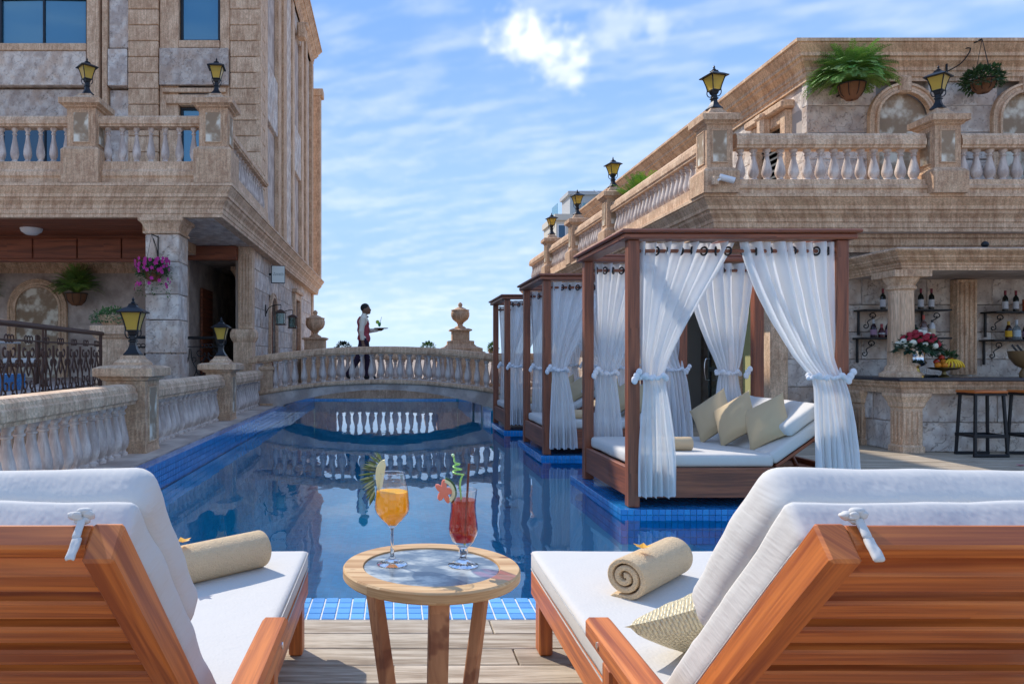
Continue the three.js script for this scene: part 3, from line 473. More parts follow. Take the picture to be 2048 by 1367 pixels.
// ---------- the hotel wing on the left ----------
{
  const B = thing('hotel_wing', 'tall tan stone building with balcony over an arcade beside the pool', 'building');
  const SX = -3.25, FD = 18.1, END = 29.6, TOP = 13.4;
  // ground floor side wall (faces the pool), blocks with door and window openings; local x runs away from the camera
  const side = sub(B, 'poolside_wall', [SX, 0, -17.06], Math.PI / 2); // local +x -> world -z ; +z -> world +x
  const L = END - 17.06;
  blockWall(side, L, 0.0, 3.6, 8, 0.95, 0.14, [[2.2, 3.35, 0, 2.6], [6.9, 8.1, 0, 2.95]], 'stone_block', 21);
  part('backing', [span(-14, SX - 0.13, 0.0, 3.6, -23.6, -END + 0.02), span(SX - 0.4, SX - 0.13, 0, 3.6, -17.1, -END + 0.02)], M.joint, B);
  { const d1 = sub(B, 'arched_doorway', [SX, 0, -17.06 - 2.78], Math.PI / 2); part('arch_surround', archFrame(1.02, 2.15, 0.13, 0.07), M.trim, d1); part('door_leaf', archPlate(1.0, 2.14, 0.04), M.ceilingWood, d1, [0, 0, -0.11]); }
  { const d2 = sub(B, 'doorway', [SX, 0, -17.06 - 7.5], Math.PI / 2); part('door_surround', [cspan(-0.75, -0.55, 0, 3.15, -0.02, 0.1, 0.01), cspan(0.55, 0.75, 0, 3.15, -0.02, 0.1, 0.01), cspan(-0.55, 0.55, 2.95, 3.15, -0.02, 0.09, 0.01), cspan(-0.85, 0.85, 3.152, 3.28, -0.02, 0.16, 0.02)], M.trim, d2); part('door_leaf', box(1.1, 2.95, 0.04, 0, 1.475, -0.1), M.ceilingWood, d2); }
  part('end_pilaster', [cspan(SX - 0.05, SX + 0.06, 0.1, 3.6, -END + 0.45, -END - 0.02, 0.01)], M.trim, B);
  // end pier of the wall: pilaster on a pedestal
  part('pilaster', [cspan(-3.52, -3.2, 1.72, 3.58, -16.74, -17.05, 0.012), squareProfile([[0.05, 0], [0.05, 0.3], [0.03, 0.34], [0.03, 1.4], [0.06, 1.45], [0.09, 1.52], [0.09, 1.62], [0.05, 1.7]], 0.36, 0.36).translate(-3.4, 0.013, -16.88)], M.trim, B);
  part('pilaster_flutes', [-0.1, -0.035, 0.035, 0.1].map((x) => cspan(-3.36 + x - 0.02, -3.36 + x + 0.02, 1.85, 3.4, -16.72, -16.745, 0.008)), M.trim, B);
  // soffit and ceiling over the arcade
  part('soffit', [span(-4.45, -3.07, 3.58, 3.7, -13.18, -17.05)], M.stone[1], B);
  const cl = part('wood_ceiling', [span(-14, -4.45, 3.64, 3.72, -13.18, -17.4)], M.ceilingWood, B);
  for (let i = 0; i < 9; i++) part('ceiling_board', cspan(-14, -4.46, 3.6, 3.645, -13.25 - i * 0.23, -13.25 - i * 0.23 - 0.218, 0.006), M.ceilingWood, cl);
  part('ceiling_beam', [cspan(-4.62, -4.42, 3.36, 3.6, -13.6, -16.6, 0.01)], M.trim2, B);
  const fascia = part('wood_fascia', [span(-14, -4.6, 3.06, 3.6, -15.36, -15.44)], M.ceilingWood, B);
  for (let x = -13.9; x < -4.8; x += 0.92) part('fascia_panel', cspan(x, x + 0.9, 3.12, 3.54, -15.3, -15.365, 0.012), M.ceilingWood, fascia);
  part('wood_header', [cspan(-4.9, -3.52, 3.26, 3.57, -16.55, -16.75, 0.012)], M.ceilingWood, B);
  // arcade back wall, with moulding and niches
  part('arcade_wall', [span(-14, -4.9, 0.6, 3.62, -17.5, -17.7), span(-5.0, -4.8, 0.6, 3.6, -17.3, -21)], M.plaster, B);
  part('arcade_moulding', sweep(CORNICE(0.16, 0.24), planFrames([[-14, -17.5], [-4.98, -17.5]], 3.06)), M.trim, B);
  for (const x of [-8.4, -11.6]) {
    const n = sub(B, 'niche', [x, 0.6, -17.49]); part('niche_surround', archFrame(1.02, 1.62, 0.19, 0.09), M.trim, n); part('niche_panel', archPlate(1.04, 1.62, 0.02), M.mottle, n);
  }
  part('wall_pilaster', [cspan(-5.35, -5.0, 0.6, 3.06, -17.3, -17.52, 0.015)], M.trim2, B);
  // dim corridor behind the opening
  part('corridor', [span(-4.8, -4.7, 0.6, 3.6, -17.0, -23.4), span(-3.6, -3.4, 0.6, 3.6, -17.1, -23.4), span(-4.75, -3.5, 0.6, 3.6, -23.4, -23.55), span(-4.75, -3.5, 3.4, 3.6, -17.0, -23.5)], M.plaster, B);
  part('corridor_door', [cspan(-4.68, -4.62, 0.6, 2.75, -17.9, -18.9, 0.01), cspan(-4.35, -3.75, 0.6, 2.7, -23.3, -23.39, 0.01)], M.ceilingWood, B);
  part('corridor_column', [cspan(-3.95, -3.62, 0.6, 3.0, -18.6, -18.95, 0.02)], M.stone[1], B); part('corridor_capital', [squareProfile([[0, 3.0], [0.02, 3.03], [0.03, 3.1], [0.1, 3.22], [0.12, 3.24], [0.12, 3.34]], 0.33, 0.35).translate(-3.785, 0, -18.775)], M.trim, B);
  // free column under the balcony: rough blocks and a moulded capital
  { const c = sub(B, 'column', [-4.15, 0, -13.55]); let y = 0.01; [0.62, 0.52, 0.6, 0.46, 0.58, 0.5].forEach((h, i) => { part('stone_block', metricShift(jiggleBox(0.6, h - 0.012, 0.6, 0.012, i), i * 0.31, i * 0.17), M.stone[i % 3], c, [0, y + h / 2, 0]); y += h; });
    part('capital', squareProfile([[0, y], [0.03, y + 0.01], [0.03, y + 0.04], [0.0, y + 0.05], [0.01, y + 0.1], [0.05, y + 0.18], [0.1, y + 0.23], [0.1, y + 0.3]], 0.6, 0.6), M.trimBright, c); }
  function jiggleBox(w, h, d, a, s) { const g = new RoundedBoxGeometry(w, h, d, 2, 0.02); return metric(jiggle(g, a, 6, s * 9)); }
  // balcony slab and its deep cornice, mitred round the corner
  part('balcony_slab', [span(-14, -3.08, 3.7, 4.12, -13.19, -FD), span(-14, -3.26, 3.6, 4.2, -FD, -END)], M.plaster, B);
  part('main_cornice', sweep(CORNICE(0.25, 0.56), planFrames([[-14, -13.17], [-3.07, -13.17], [-3.07, -END - 0.25], [-14, -END - 0.25]], 3.57)), M.trim, B);
  part('cornice_face', [span(-14, -3.075, 3.572, 3.99, -13.175, -13.3), span(-3.24, -3.075, 3.572, 3.99, -13.3, -END - 0.2)], M.trim, B);
  // tower above the balcony
  const T = sub(B, 'tower_front', [0, 0, -FD]);
  part('tower_core', [span(-14, -4.0, 4.12, TOP, -FD - 0.35, -FD - 0.5), span(-14, -3.4, TOP - 0.2, TOP, -FD - 0.3, -END), span(SX - 0.35, SX - 0.15, 4.12, TOP, -FD - 0.3, -END), span(-14, SX - 0.2, 4.12, TOP, -END + 0.15, -END), span(-14, -13.8, 0, TOP, -FD, -END)], M.plaster, B);
  const rust = (x0, x1, y0, y1, name) => { const n = Math.round((y1 - y0) / 0.39), h = (y1 - y0) / n; for (let i = 0; i < n; i++) part(name, metricShift(cbox(x1 - x0, h - 0.014, 0.34, 0.014), rnd(), rnd()), rnd() < 0.5 ? M.trim : M.trim2, T, [(x0 + x1) / 2, y0 + (i + 0.5) * h, -0.17]); };
  rust(-4.0, -3.25, 4.15, TOP - 0.7, 'quoin_block'); rust(-6.5, -5.76, 4.15, TOP - 0.7, 'quoin_block');
  // middle bay
  part('bay_surround', [cspan(-5.74, -5.28, 4.15, 12.6, -FD - 0.06, -FD - 0.34, 0.015), cspan(-4.26, -4.02, 4.15, 12.6, -FD - 0.06, -FD - 0.34, 0.015), cspan(-5.27, -4.27, 8.66, 8.84, -FD - 0.02, -FD - 0.3, 0.012), cspan(-5.27, -4.27, 7.26, 7.5, -FD - 0.04, -FD - 0.3, 0.012), cspan(-5.66, -4.1, 7.55, 7.66, -FD + 0.02, -FD - 0.059, 0.012), cspan(-5.58, -4.16, 7.28, 7.5, -FD - 0.0, -FD - 0.055, 0.012)], M.trim, B);
  part('spandrel_panel', cspan(-5.72, -4.03, 7.72, 8.62, -FD + 0.05, -FD - 0.055, 0.012), M.stone[3], B);
  windowUnit(B, 0.98, 3.3, 1, 2, M.window, [-4.77, 8.86, -FD - 0.22], 0); windowUnit(B, 0.98, 3.1, 1, 2, M.window, [-4.77, 4.14, -FD - 0.22], 0);
  // left bay
  part('bay_pilaster', [cspan(-7.5, -7.2, 4.15, 12.6, -FD + 0.04, -FD - 0.34, 0.012), cspan(-7.15, -7.02, 4.15, 12.6, -FD - 0.02, -FD - 0.34, 0.012)], M.trim, B);
  part('wall_strip', [7.72, 4.15, 8.68].map((y, i) => cspan(-7.0, -6.52, y, [8.62, 7.66, 12.6][i], -FD - [0.0, 0.16, 0.1][i], -FD - 0.34, 0.012)), M.stone[0], B);
  part('spandrel_panel', cspan(-14, -7.52, 7.72, 8.55, -FD + 0.03, -FD - 0.34, 0.012), M.stone[2], B); part('spandrel_panel', cspan(-14, -7.52, 6.98, 7.66, -FD - 0.1, -FD - 0.34, 0.012), M.stone[3], B);
  part('window_sill', cspan(-14, -7.51, 8.56, 8.74, -FD + 0.05, -FD - 0.34, 0.015), M.trim, B);
  windowUnit(B, 2.2, 3.5, 2, 3, M.window, [-8.64, 8.76, -FD - 0.2], 0); windowUnit(B, 2.2, 3.5, 2, 3, M.window, [-10.86, 8.76, -FD - 0.2], 0);
  windowUnit(B, 2.2, 2.75, 2, 1, M.windowDark, [-8.64, 4.2, -FD - 0.24], 0); windowUnit(B, 2.2, 2.75, 2, 1, M.windowDark, [-10.86, 4.2, -FD - 0.24], 0);
  // tower side (faces the pool): quoins, pilaster strips, window bays
  const sd = sub(B, 'tower_side', [SX, 0, -FD], Math.PI / 2); // local x = away from camera
  { const n = 23, h = (TOP - 0.7 - 4.15) / n; for (let i = 0; i < n; i++) part('quoin_block', cbox(0.62, h - 0.014, 0.12, 0.014), M.trimBright, sd, [0.31 + 0.012, 4.15 + (i + 0.5) * h, -0.055]); }
  const LS = END - FD, strips = [[0.64, 1.15, 'p'], [3.0, 3.5, 'p'], [3.52, 4.1, 'q'], [5.95, 6.4, 'p'], [8.3, 8.9, 'p'], [8.95, 9.5, 'q'], [LS - 0.5, LS, 'q']];
  for (const [a, b, k] of strips) part('side_pilaster', cspan(a, b, 4.15, TOP - 0.7, k === 'q' ? 0.05 : -0.02, -0.15, 0.012), k === 'q' ? M.trim2 : M.trim, sd);
  for (const [a, b] of [[1.17, 2.98], [6.42, 8.28]]) {
    const c = (a + b) / 2, w = b - a;
    for (const [y0, y1] of [[4.2, 7.3], [8.9, 12.1]]) windowUnit(B, w - 0.2, y1 - y0, 2, 2, M.windowDark, [SX - 0.3, y0, -FD - c], Math.PI / 2);
    part('side_spandrel', cspan(a + 0.01, b - 0.01, 7.34, 8.86, -0.05, -0.3, 0.012), M.stone[0], sd); part('side_spandrel', cspan(a + 0.01, b - 0.01, 12.14, TOP - 0.68, -0.05, -0.3, 0.012), M.stone[1], sd);
  }
  for (const [a, b] of [[4.12, 5.93], [9.52, LS - 0.52]]) part('side_wall', cspan(a, b, 4.2, TOP - 0.7, -0.08, -0.3, 0.012), M.stone[2], sd);
  part('console', [cbox(0.34, 0.5, 0.3, 0.05, 7.3, 12.2, 0.1), cbox(0.3, 0.2, 0.42, 0.05, 7.3, 12.42, 0.12)], M.trim, sd);
  part('roof_cornice', sweep(CORNICE(0.36, 0.75), planFrames([[-14, -FD], [SX, -FD], [SX, -END], [-14, -END]], TOP - 0.7)), M.trim, B);
  part('roof', [span(-14.2, SX + 0.2, TOP + 0.02, TOP + 0.1, -FD + 0.25, -END - 0.25)], M.plaster, B);
  part('lower_roofline', [cspan(-3.3, -2.95, 4.12, 11.6, -END - 0.26, -END - 0.7, 0.02), cspan(-3.4, -2.85, 11.6, 11.9, -END - 0.24, -END - 0.8, 0.02)], M.trim, B);
}
{ // balcony balustrade over the arcade
  const t = thing('balcony_balustrade', 'pale balusters and piers round the balcony over the arcade', 'balustrade');
  const Z = -13.25, Y = [4.135, 4.55, 5.18, 5.38];
  bay(t, [-5.24, Z], [-3.45, Z], ...Y, { n: 7, w: 0.3 }); bay(t, [-7.6, Z], [-5.74, Z], ...Y, { n: 8, w: 0.3 }); bay(t, [-9.9, Z], [-8.1, Z], ...Y, { n: 8, w: 0.3 });
  bay(t, [-3.17, -13.5], [-3.17, -17.9], ...Y, { n: 17, w: 0.3 });
  for (const x of [-3.17, -5.49, -7.85]) pier(t, x, Z, 0.5, 0.5, 4.137, 4.79, 5.46, 5.77, ['z+', 'x+'], { over: 0.11, bw: 0.08 });
}

// ---------- the low wing on the right ----------
const RX = 4.72, RZ = -10.75;
{
  const B = thing('terrace_wing', 'low tan stone building with roof terrace behind the cabanas and bar', 'building');
  const F = sub(B, 'bar_wall', [5.95, 0, -11.3]);
  blockWall(F, 8, -0.2, 2.72, 7, 1.05, 0.16, [], 'stone_block', 5);
  part('backing', [span(5.98, 14, -0.2, 2.9, -11.42, -11.8), span(6.1, 6.4, -0.2, 2.9, -11.45, -12.85), span(6.1, 6.4, -0.2, 2.9, -15.4, -26), span(6.1, 6.4, 2.5, 2.9, -12.85, -15.4)], M.joint, B);
  part('corner_pilaster', [cspan(5.72, 5.99, -0.2, 2.75, -11.22, -11.5, 0.012)], M.trim, B);
  // side wall towards the cabanas: pilasters, painted panels and a pair of glass doors
  const sideAt = (name, a) => sub(B, name, [5.96, 0, -11.5 - a], -Math.PI / 2);
  blockWall(sub(B, 'cabana_side_wall', [5.98, 0, -26], -Math.PI / 2), 10.3, -0.2, 2.75, 7, 1.0, 0.12, [], 'stone_block', 8);
  part('painted_panel', box(0.05, 2.9, 1.0, 5.99, 1.25, -12.12), std({ color: rgb(0.42, 0.4, 0.17), roughness: 0.8 }), B);
  for (const x of [1.3, 3.98]) part('side_pilaster', cspan(5.86, 6.06, -0.2, 2.75, -11.5 - x + 0.14, -11.5 - x - 0.14, 0.012), M.trim, B);
  for (const [x, r] of [[-1.18, 0.5], [1.18, -0.06]]) {
    const s = Math.sign(x), dr = sideAt('glass_door', 2.64 - x); dr.position.y = -0.2; dr.position.x -= 0.02; dr.rotation.y += s * r;
    const bars = [cbox(0.07, 2.5, 0.05, 0.005, 0, 1.25, 0), cbox(0.07, 2.5, 0.05, 0.005, -s * 1.08, 1.25, 0)]; for (const y of [0.06, 1.05, 2.46]) bars.push(cbox(1.01, 0.08, 0.048, 0.005, -s * 0.54, y, 0));
    part('door_frame', bars, M.frame, dr); part('pane', [box(1.0, 2.4, 0.01, -s * 0.54, 1.25, 0)], M.doorGlass, dr); part('handle', [tube([[-s * 1.02, 0.85, 0.03], [-s * 1.02, 0.85, 0.09], [-s * 1.02, 1.25, 0.09], [-s * 1.02, 1.25, 0.03]], 0.014)], M.chrome, dr);
  }
  part('door_head', cspan(5.9, 6.06, 2.33, 2.68, -12.9, -15.35, 0.01), M.trim, B);
  part('lobby', [span(8.3, 8.35, -0.2, 2.7, -12.4, -15.6), span(6.4, 8.3, -0.21, -0.19, -12.4, -15.6), span(6.4, 8.3, -0.2, 2.7, -15.6, -15.65), span(6.4, 8.3, -0.2, 2.7, -12.35, -12.4)], M.plaster, B);
  // slab, bands and deep cornice
  part('terrace_slab', [span(RX + 0.05, 14, 2.92, 3.42, RZ - 0.16, -26), span(5.5, 14, 2.68, 2.93, -11.2, -26)], M.plaster, B);
  part('lower_band', sweep([[0, 0], [0.05, 0], [0.05, 0.07], [0.1, 0.1], [0.1, 0.19], [0.15, 0.21], [0.15, 0.27], [0.0, 0.28]], planFrames([[5.5, -26], [5.5, -11.15], [14, -11.15]].map(([x, z]) => [x, z]).reverse().map((p) => p), 2.66).map((f) => ({ ...f, o: f.o.map((v) => -v) }))), M.trim2, B);
  part('terrace_cornice', sweep(CORNICE(0.32, 0.5), planFrames([[14, RZ - 0.15], [RX + 0.03, RZ - 0.15], [RX + 0.03, -26]], 2.93).map((f) => ({ ...f, o: f.o.map((v) => -v) }))), M.trim, B);
  // upper storey
  const U = sub(B, 'upper_wall', [6.71, 0, -12]);
  blockWall(U, 7.5, 3.42, 5.6, 5, 0.98, 0.16, [[1.13, 1.98, 3.42, 5.2], [3.1, 3.96, 3.42, 5.2]], 'stone_block', 13);
  part('upper_backing', [span(6.74, 14, 3.42, 5.9, -12.13, -12.6), span(6.85, 7.2, 3.42, 5.9, -12.2, -26)], M.joint, B);
  for (const x of [1.54, 3.53, 5.6]) { const n = sub(B, 'niche', [6.71 + x, 3.42, -12]); part('niche_surround', archFrame(0.84, 1.52, 0.15, 0.09), M.trim, n); part('niche_panel', archPlate(0.85, 1.52, 0.03), M.mottle, n, [0, 0, -0.07]); part('keystone', cbox(0.2, 0.28, 0.14, 0.03, 0, 2.06, 0.05), M.trim, n); }
  part('upper_cornice', sweep(CORNICE(0.36, 0.56), planFrames([[14, -12.0], [6.71, -12.0], [6.71, -26]], 5.55).map((f) => ({ ...f, o: f.o.map((v) => -v) }))), M.trim, B);
  part('upper_roof', [span(6.6, 14, 5.9, 6.08, -11.9, -26)], M.plaster, B);
  // upper side wall with a shuttered window
  blockWall(sub(B, 'upper_side_wall', [6.74, 0, -25.92], -Math.PI / 2), 13.9, 3.42, 5.6, 5, 0.95, 0.14, [[12.35, 13.3, 3.42, 5.1]], 'stone_block', 31);
  { const w = sub(B, 'window', [6.72, 3.42, -13.1], -Math.PI / 2); part('window_surround', [cspan(-0.6, -0.42, 0, 1.86, -0.05, 0.1, 0.015), cspan(0.42, 0.6, 0, 1.86, -0.05, 0.1, 0.015), cspan(-0.42, 0.42, 1.66, 1.86, -0.05, 0.09, 0.015), cspan(-0.68, 0.68, 1.862, 2.0, -0.05, 0.2, 0.03)], M.trim, w); part('console', [cbox(0.2, 0.34, 0.2, 0.05, 0, 1.72, 0.16), cbox(0.26, 0.1, 0.26, 0.03, 0, 1.9, 0.16)], M.trim, w);
    const sh = []; for (let i = 0; i < 15; i++) sh.push(cbox(0.8, 0.09, 0.015, 0.004).rotateX(-0.6).translate(0, 0.1 + i * 0.108, -0.03)); part('shutter', sh, M.frame, w); part('shutter_back', box(0.84, 1.66, 0.02, 0, 0.83, -0.09), M.blackMetal, w); }
}
{
  const t = thing('terrace_balustrade', 'tan stone balustrade with piers round the roof terrace above the bar', 'balustrade');
  const Y = [3.43, 3.64, 4.1, 4.32], X = 4.66;
  bay(t, [X + 0.28, RZ], [7.66, RZ], ...Y, { n: 14, w: 0.26 }); bay(t, [8.18, RZ], [10.9, RZ], ...Y, { n: 14, w: 0.26 });
  for (const [a, b, n] of [[10.75, 15.7, 22], [15.7, 18.75, 13], [18.75, 21.8, 13], [21.8, 25, 13]]) bay(t, [X, -a - 0.25], [X, -b + 0.25], ...Y, { n, w: 0.26 });
  for (const [x, d] of [[X, 10.75], [7.92, 10.75], [11.15, 10.75], [X, 15.7], [X, 18.75], [X, 21.8]]) pier(t, x, -d, 0.37, 0.37, 3.425, 3.8, 4.4, 4.68, ['z+', 'x-'], { over: 0.085, bw: 0.07 });
}
{ // distant apartment block beyond the terrace
  const A = thing('apartment_block', 'distant cream apartment block with glass balconies behind the lanterns', 'building', [15.2, 0, -60]);
  const cm = std({ color: rgb(0.6, 0.56, 0.47), roughness: 0.9 }), gm = std({ color: rgb(0.46, 0.46, 0.45), roughness: 0.9 });
  part('lower_block', [span(-2.0, 5, -2.2, 12.1, 0, -5), span(-2.15, 5.2, 12.1, 12.6, 0.2, -5)], cm, A);
  part('penthouse', [span(-0.4, 5, 12.6, 14.6, -2, -5), span(-0.6, 5.2, 14.6, 14.9, -1.8, -5)], gm, A);
  for (const [x, y, w, h] of [[-1.55, 9.9, 0.5, 1.8], [-1.55, 6.9, 0.5, 1.8], [0.2, 11.1, 0.9, 0.9], [0.9, 9.3, 0.6, 1.6], [2.0, 9.6, 0.7, 1.2], [3.4, 9.4, 0.8, 1.4], [0.9, 6.4, 0.6, 1.6], [2.2, 6.4, 0.8, 1.5]]) { const g = sub(A, 'window', [x, y, 0.02]); part('window_frame', [box(w + 0.2, h + 0.2, 0.06, 0, h / 2, 0)], M.white, g); part('pane', box(w, h, 0.05, 0, h / 2, 0.04), M.windowDark, g); }
  { const g = sub(A, 'window', [4.0, 12.8, -1.98]); part('pane', box(1.3, 1.1, 0.05, 0, 0.55, 0.03), M.windowDark, g); }
  part('balcony_glass', [box(5, 0.9, 0.04, 2.6, 13.05, 0.1), box(0.04, 0.9, 2, -1.9, 13.05, -1)], phy({ color: rgb(0.35, 0.6, 0.65), transmission: 0.7, roughness: 0.03, thickness: 0 }), A);
  part('antenna_cable', tube([[1.3, 14.8, -1], [2.4, 14.0, -0.5], [3.8, 14.0, -0.4], [5.2, 14.7, -1]], 0.03), M.white, A);
}

// ---------- lanterns ----------
function bentPane(h, wb, wt) { // a pane that flares upwards, bowed outwards; local: faces +z, bottom centre at origin offset wb/2
  const n = 6, pos = []; const W = (t) => mix(wb, wt, t ** 1.35) / 2;
  for (let i = 0; i < n; i++) { const a = i / n, b = (i + 1) / n, A = W(a), B = W(b); pos.push(-A, a * h, A, A, a * h, A, B, b * h, B, -A, a * h, A, B, b * h, B, -B, b * h, B); }
  const g = new THREE.BufferGeometry(); g.setAttribute('position', new THREE.Float32BufferAttribute(pos, 3)); g.computeVertexNormals(); return g;
}
function makeLantern(H) {
  const t = thing('lantern', '', 'lantern', [0, 0, 0], 0, 'black lanterns with amber panes');
  const s = H, g0 = 0.43 * s, gh = 0.29 * s, wb = 0.19 * s, wt = 0.33 * s;
  part('stem', [squareProfile([[0.1, 0], [0.1, 0.025], [0.085, 0.04], [0.045, 0.1], [0.022, 0.17], [0.018, 0.22], [0.035, 0.23], [0.035, 0.255], [0.016, 0.27], [0.014, 0.33], [0.03, 0.345], [0.045, 0.4], [0.07, 0.41], [0.07, 0.43]].map(([o, y]) => [o * s, y * s]), 0.06 * s, 0.06 * s)], M.blackMetal, t);
  const sc = []; for (let k = 0; k < 4; k++) { const a = k * Math.PI / 2 + Math.PI / 4; const pts = [[0.03, 0.3], [0.1, 0.29], [0.145, 0.35], [0.14, 0.44], [0.12, 0.47]].map(([r, y]) => [Math.cos(a) * r * s, y * s, Math.sin(a) * r * s]); sc.push(tube(pts, 0.011 * s, 5, 10)); }
  part('scroll_arms', sc, M.blackMetal, t);
  const glass = [], bars = [];
  for (let k = 0; k < 4; k++) {
    glass.push(bentPane(gh, wb, wt).rotateY(k * Math.PI / 2).translate(0, g0, 0));
    const pts = []; for (let i = 0; i <= 5; i++) { const w = mix(wb, wt, (i / 5) ** 1.35) / 2 + 0.002 * s, a = k * Math.PI / 2 + Math.PI / 4; pts.push([Math.cos(a) * w * 1.4142, g0 + gh * i / 5, Math.sin(a) * w * 1.4142]); }
    bars.push(tube(pts, 0.013 * s, 5, 8));
  }
  glass.forEach((g) => part('pane', g, M.amber, t));
  bars.forEach((g) => part('cage_bar', g, M.blackMetal, t));
  part('roof', [squareProfile([[0.14, 0.715], [0.2, 0.715], [0.205, 0.735], [0.18, 0.75], [0.13, 0.785], [0.06, 0.82], [0.04, 0.85], [0.045, 0.865], [0.015, 0.88]].map(([o, y]) => [o * s, y * s]), 0.04 * s, 0.04 * s)], M.blackMetal, t);
  part('finial', [lathe([[0.03, 0.875], [0.042, 0.89], [0.03, 0.905], [0.014, 0.92], [0.026, 0.94], [0.02, 0.96], [0.006, 0.975], [0.003, 1.0]].map(([r, y]) => [r * s, y * s]), 10)], M.blackMetal, t);
  part('bulb', [lathe([[0.001, 0.45], [0.03, 0.47], [0.045, 0.53], [0.03, 0.58], [0.001, 0.6]].map(([r, y]) => [r * s, y * s]), 10)], M.white, t);
  return t;
}
const lan = makeLantern(0.68);
const lanSpots = [
  [-3.0, 1.11, -8.52, 0.08, 'black lantern on the wide poolside pier next to the planter pedestal'],
  [-2.97, 1.1, -12.75, 0.05, 'black lantern on the poolside pier next to the bridge'],
  [-3.17, 5.77, -13.25, 0.1, 'black lantern on the corner pier of the balcony over the arcade'],
  [-5.49, 5.77, -13.25, 0.75, 'black lantern on the balcony pier beside the big gridded window'],
  [4.66, 4.68, -10.75, 0.25, 'black lantern on the roof terrace corner pier above the security camera'],
  [7.92, 4.68, -10.75, 0.6, 'black lantern between the fern and ivy baskets on the roof terrace'],
  [4.66, 4.68, -15.7, 0.2, 'black lantern beside the bright green bush on the roof terrace'],
  [4.66, 4.68, -18.75, 0.2, 'black lantern on the second last pier of the roof terrace side'],
  [4.66, 4.68, -21.8, 0.2, 'black lantern on the last pier of the roof terrace side'],
];
lanSpots.forEach(([x, y, z, r, label], i) => { const o = i ? dup(lan, [x, y, z], r, label) : lan; o.position.set(x, y, z); o.rotation.y = r; o.userData.label = label; if (i > 3) o.scale.setScalar(0.96); });

// ---------- urns ----------
function urn(x, z, y, s, label, ped) {
  const t = thing('stone_urn', label, 'urn', [x, y, z], 0, 'lidded stone urns behind the bridge');
  part('urn_body', lathe([[0.001, 0], [0.2, 0], [0.21, 0.03], [0.17, 0.06], [0.1, 0.1], [0.085, 0.15], [0.13, 0.18], [0.11, 0.2], [0.17, 0.24], [0.28, 0.33], [0.33, 0.44], [0.335, 0.55], [0.31, 0.63], [0.33, 0.65], [0.33, 0.67], [0.2, 0.7]].map(([r, h]) => [r * s, h * s]), 28), M.trim2, t);
  part('lid', lathe([[0.22, 0.69], [0.2, 0.72], [0.1, 0.76], [0.06, 0.78], [0.06, 0.8], [0.085, 0.84], [0.075, 0.89], [0.03, 0.94], [0.001, 0.95]].map(([r, h]) => [r * s, h * s]), 20), M.trim2, t);
  part('pedestal', squareProfile(ped, 0.6, 0.6), M.trim2, t);
  return t;
}
urn(2.22, -24.6, 2.02, 0.92, 'lidded stone urn on a broad stepped pedestal right of the waiter', [[0.45, -1.9], [0.45, -0.78], [0.37, -0.76], [0.37, -0.66], [0.2, -0.6], [0.12, -0.52], [0.12, -0.42], [-0.02, -0.4], [-0.02, -0.1], [0.06, -0.08], [0.06, -0.04], [-0.05, 0]]);
urn(-2.58, -24.4, 1.72, 0.95, 'lidded stone urn on a plain pedestal against the hotel wall', [[0.12, -1.65], [0.12, -0.5], [0.03, -0.45], [0.03, -0.1], [0.1, -0.06], [0.1, -0.02], [0.0, 0]]);

// ---------- plants ----------
function leafQuad(list, cols, p, dir, up, len, wid, c) { // pointed leaf of two triangles with a bent middle
  const s = new THREE.Vector3().crossVectors(dir, up).normalize().multiplyScalar(wid), m = p.clone().addScaledVector(dir, len * 0.45).addScaledVector(up, len * 0.06), e = p.clone().addScaledVector(dir, len);
  const a = m.clone().add(s), b = m.clone().sub(s); list.push(...p.toArray(), ...a.toArray(), ...e.toArray(), ...p.toArray(), ...e.toArray(), ...b.toArray()); for (let i = 0; i < 6; i++) cols.push(...c);
}
function leafGeo(list, cols) { const g = new THREE.BufferGeometry(); g.setAttribute('position', new THREE.Float32BufferAttribute(list, 3)); g.setAttribute('color', new THREE.Float32BufferAttribute(cols, 3)); g.computeVertexNormals(); return g; }
function fernGeo(R, n, seed, up = 0.5, droop = 1, tone = [0.1, 0.2, 0.03]) {
  const r = rng(seed), L = [], C = [];
  for (let i = 0; i < n; i++) {
    const a = r() * 6.283, lean = 0.1 + r() * 0.95, len = R * (0.75 + r() * 0.5), q = new THREE.Vector3(Math.cos(a), 0, Math.sin(a)), v = new THREE.Vector3(Math.cos(a) * lean, up + r() * 0.7, Math.sin(a) * lean).normalize();
    const p = new THREE.Vector3(Math.cos(a) * 0.04, 0, Math.sin(a) * 0.04), N = 22, dl = len / N; const k = 0.6 + r() * 0.8, c = [tone[0] * k * (0.8 + r() * 0.5), tone[1] * k, tone[2] * k];
    for (let j = 0; j < N; j++) {
      v.y -= droop * 0.055 * (0.6 + r() * 0.7); v.normalize(); const o = p.clone(); p.addScaledVector(v, dl);
      const sd = new THREE.Vector3().crossVectors(v, new THREE.Vector3(0, 1, 0)).normalize(), upv = new THREE.Vector3().crossVectors(sd, v);
      const ll = R * 0.17 * Math.sin(Math.PI * clamp(0.12 + 0.88 * (1 - j / N))) * (0.7 + r() * 0.5);
      for (const s of [-1, 1]) leafQuad(L, C, o, sd.clone().multiplyScalar(s).addScaledVector(v, 0.5).normalize(), upv, ll, R * 0.019, c);
      leafQuad(L, C, o, v.clone(), upv, dl * 1.3, R * 0.006, c);
    }
  }
  return leafGeo(L, C);
}
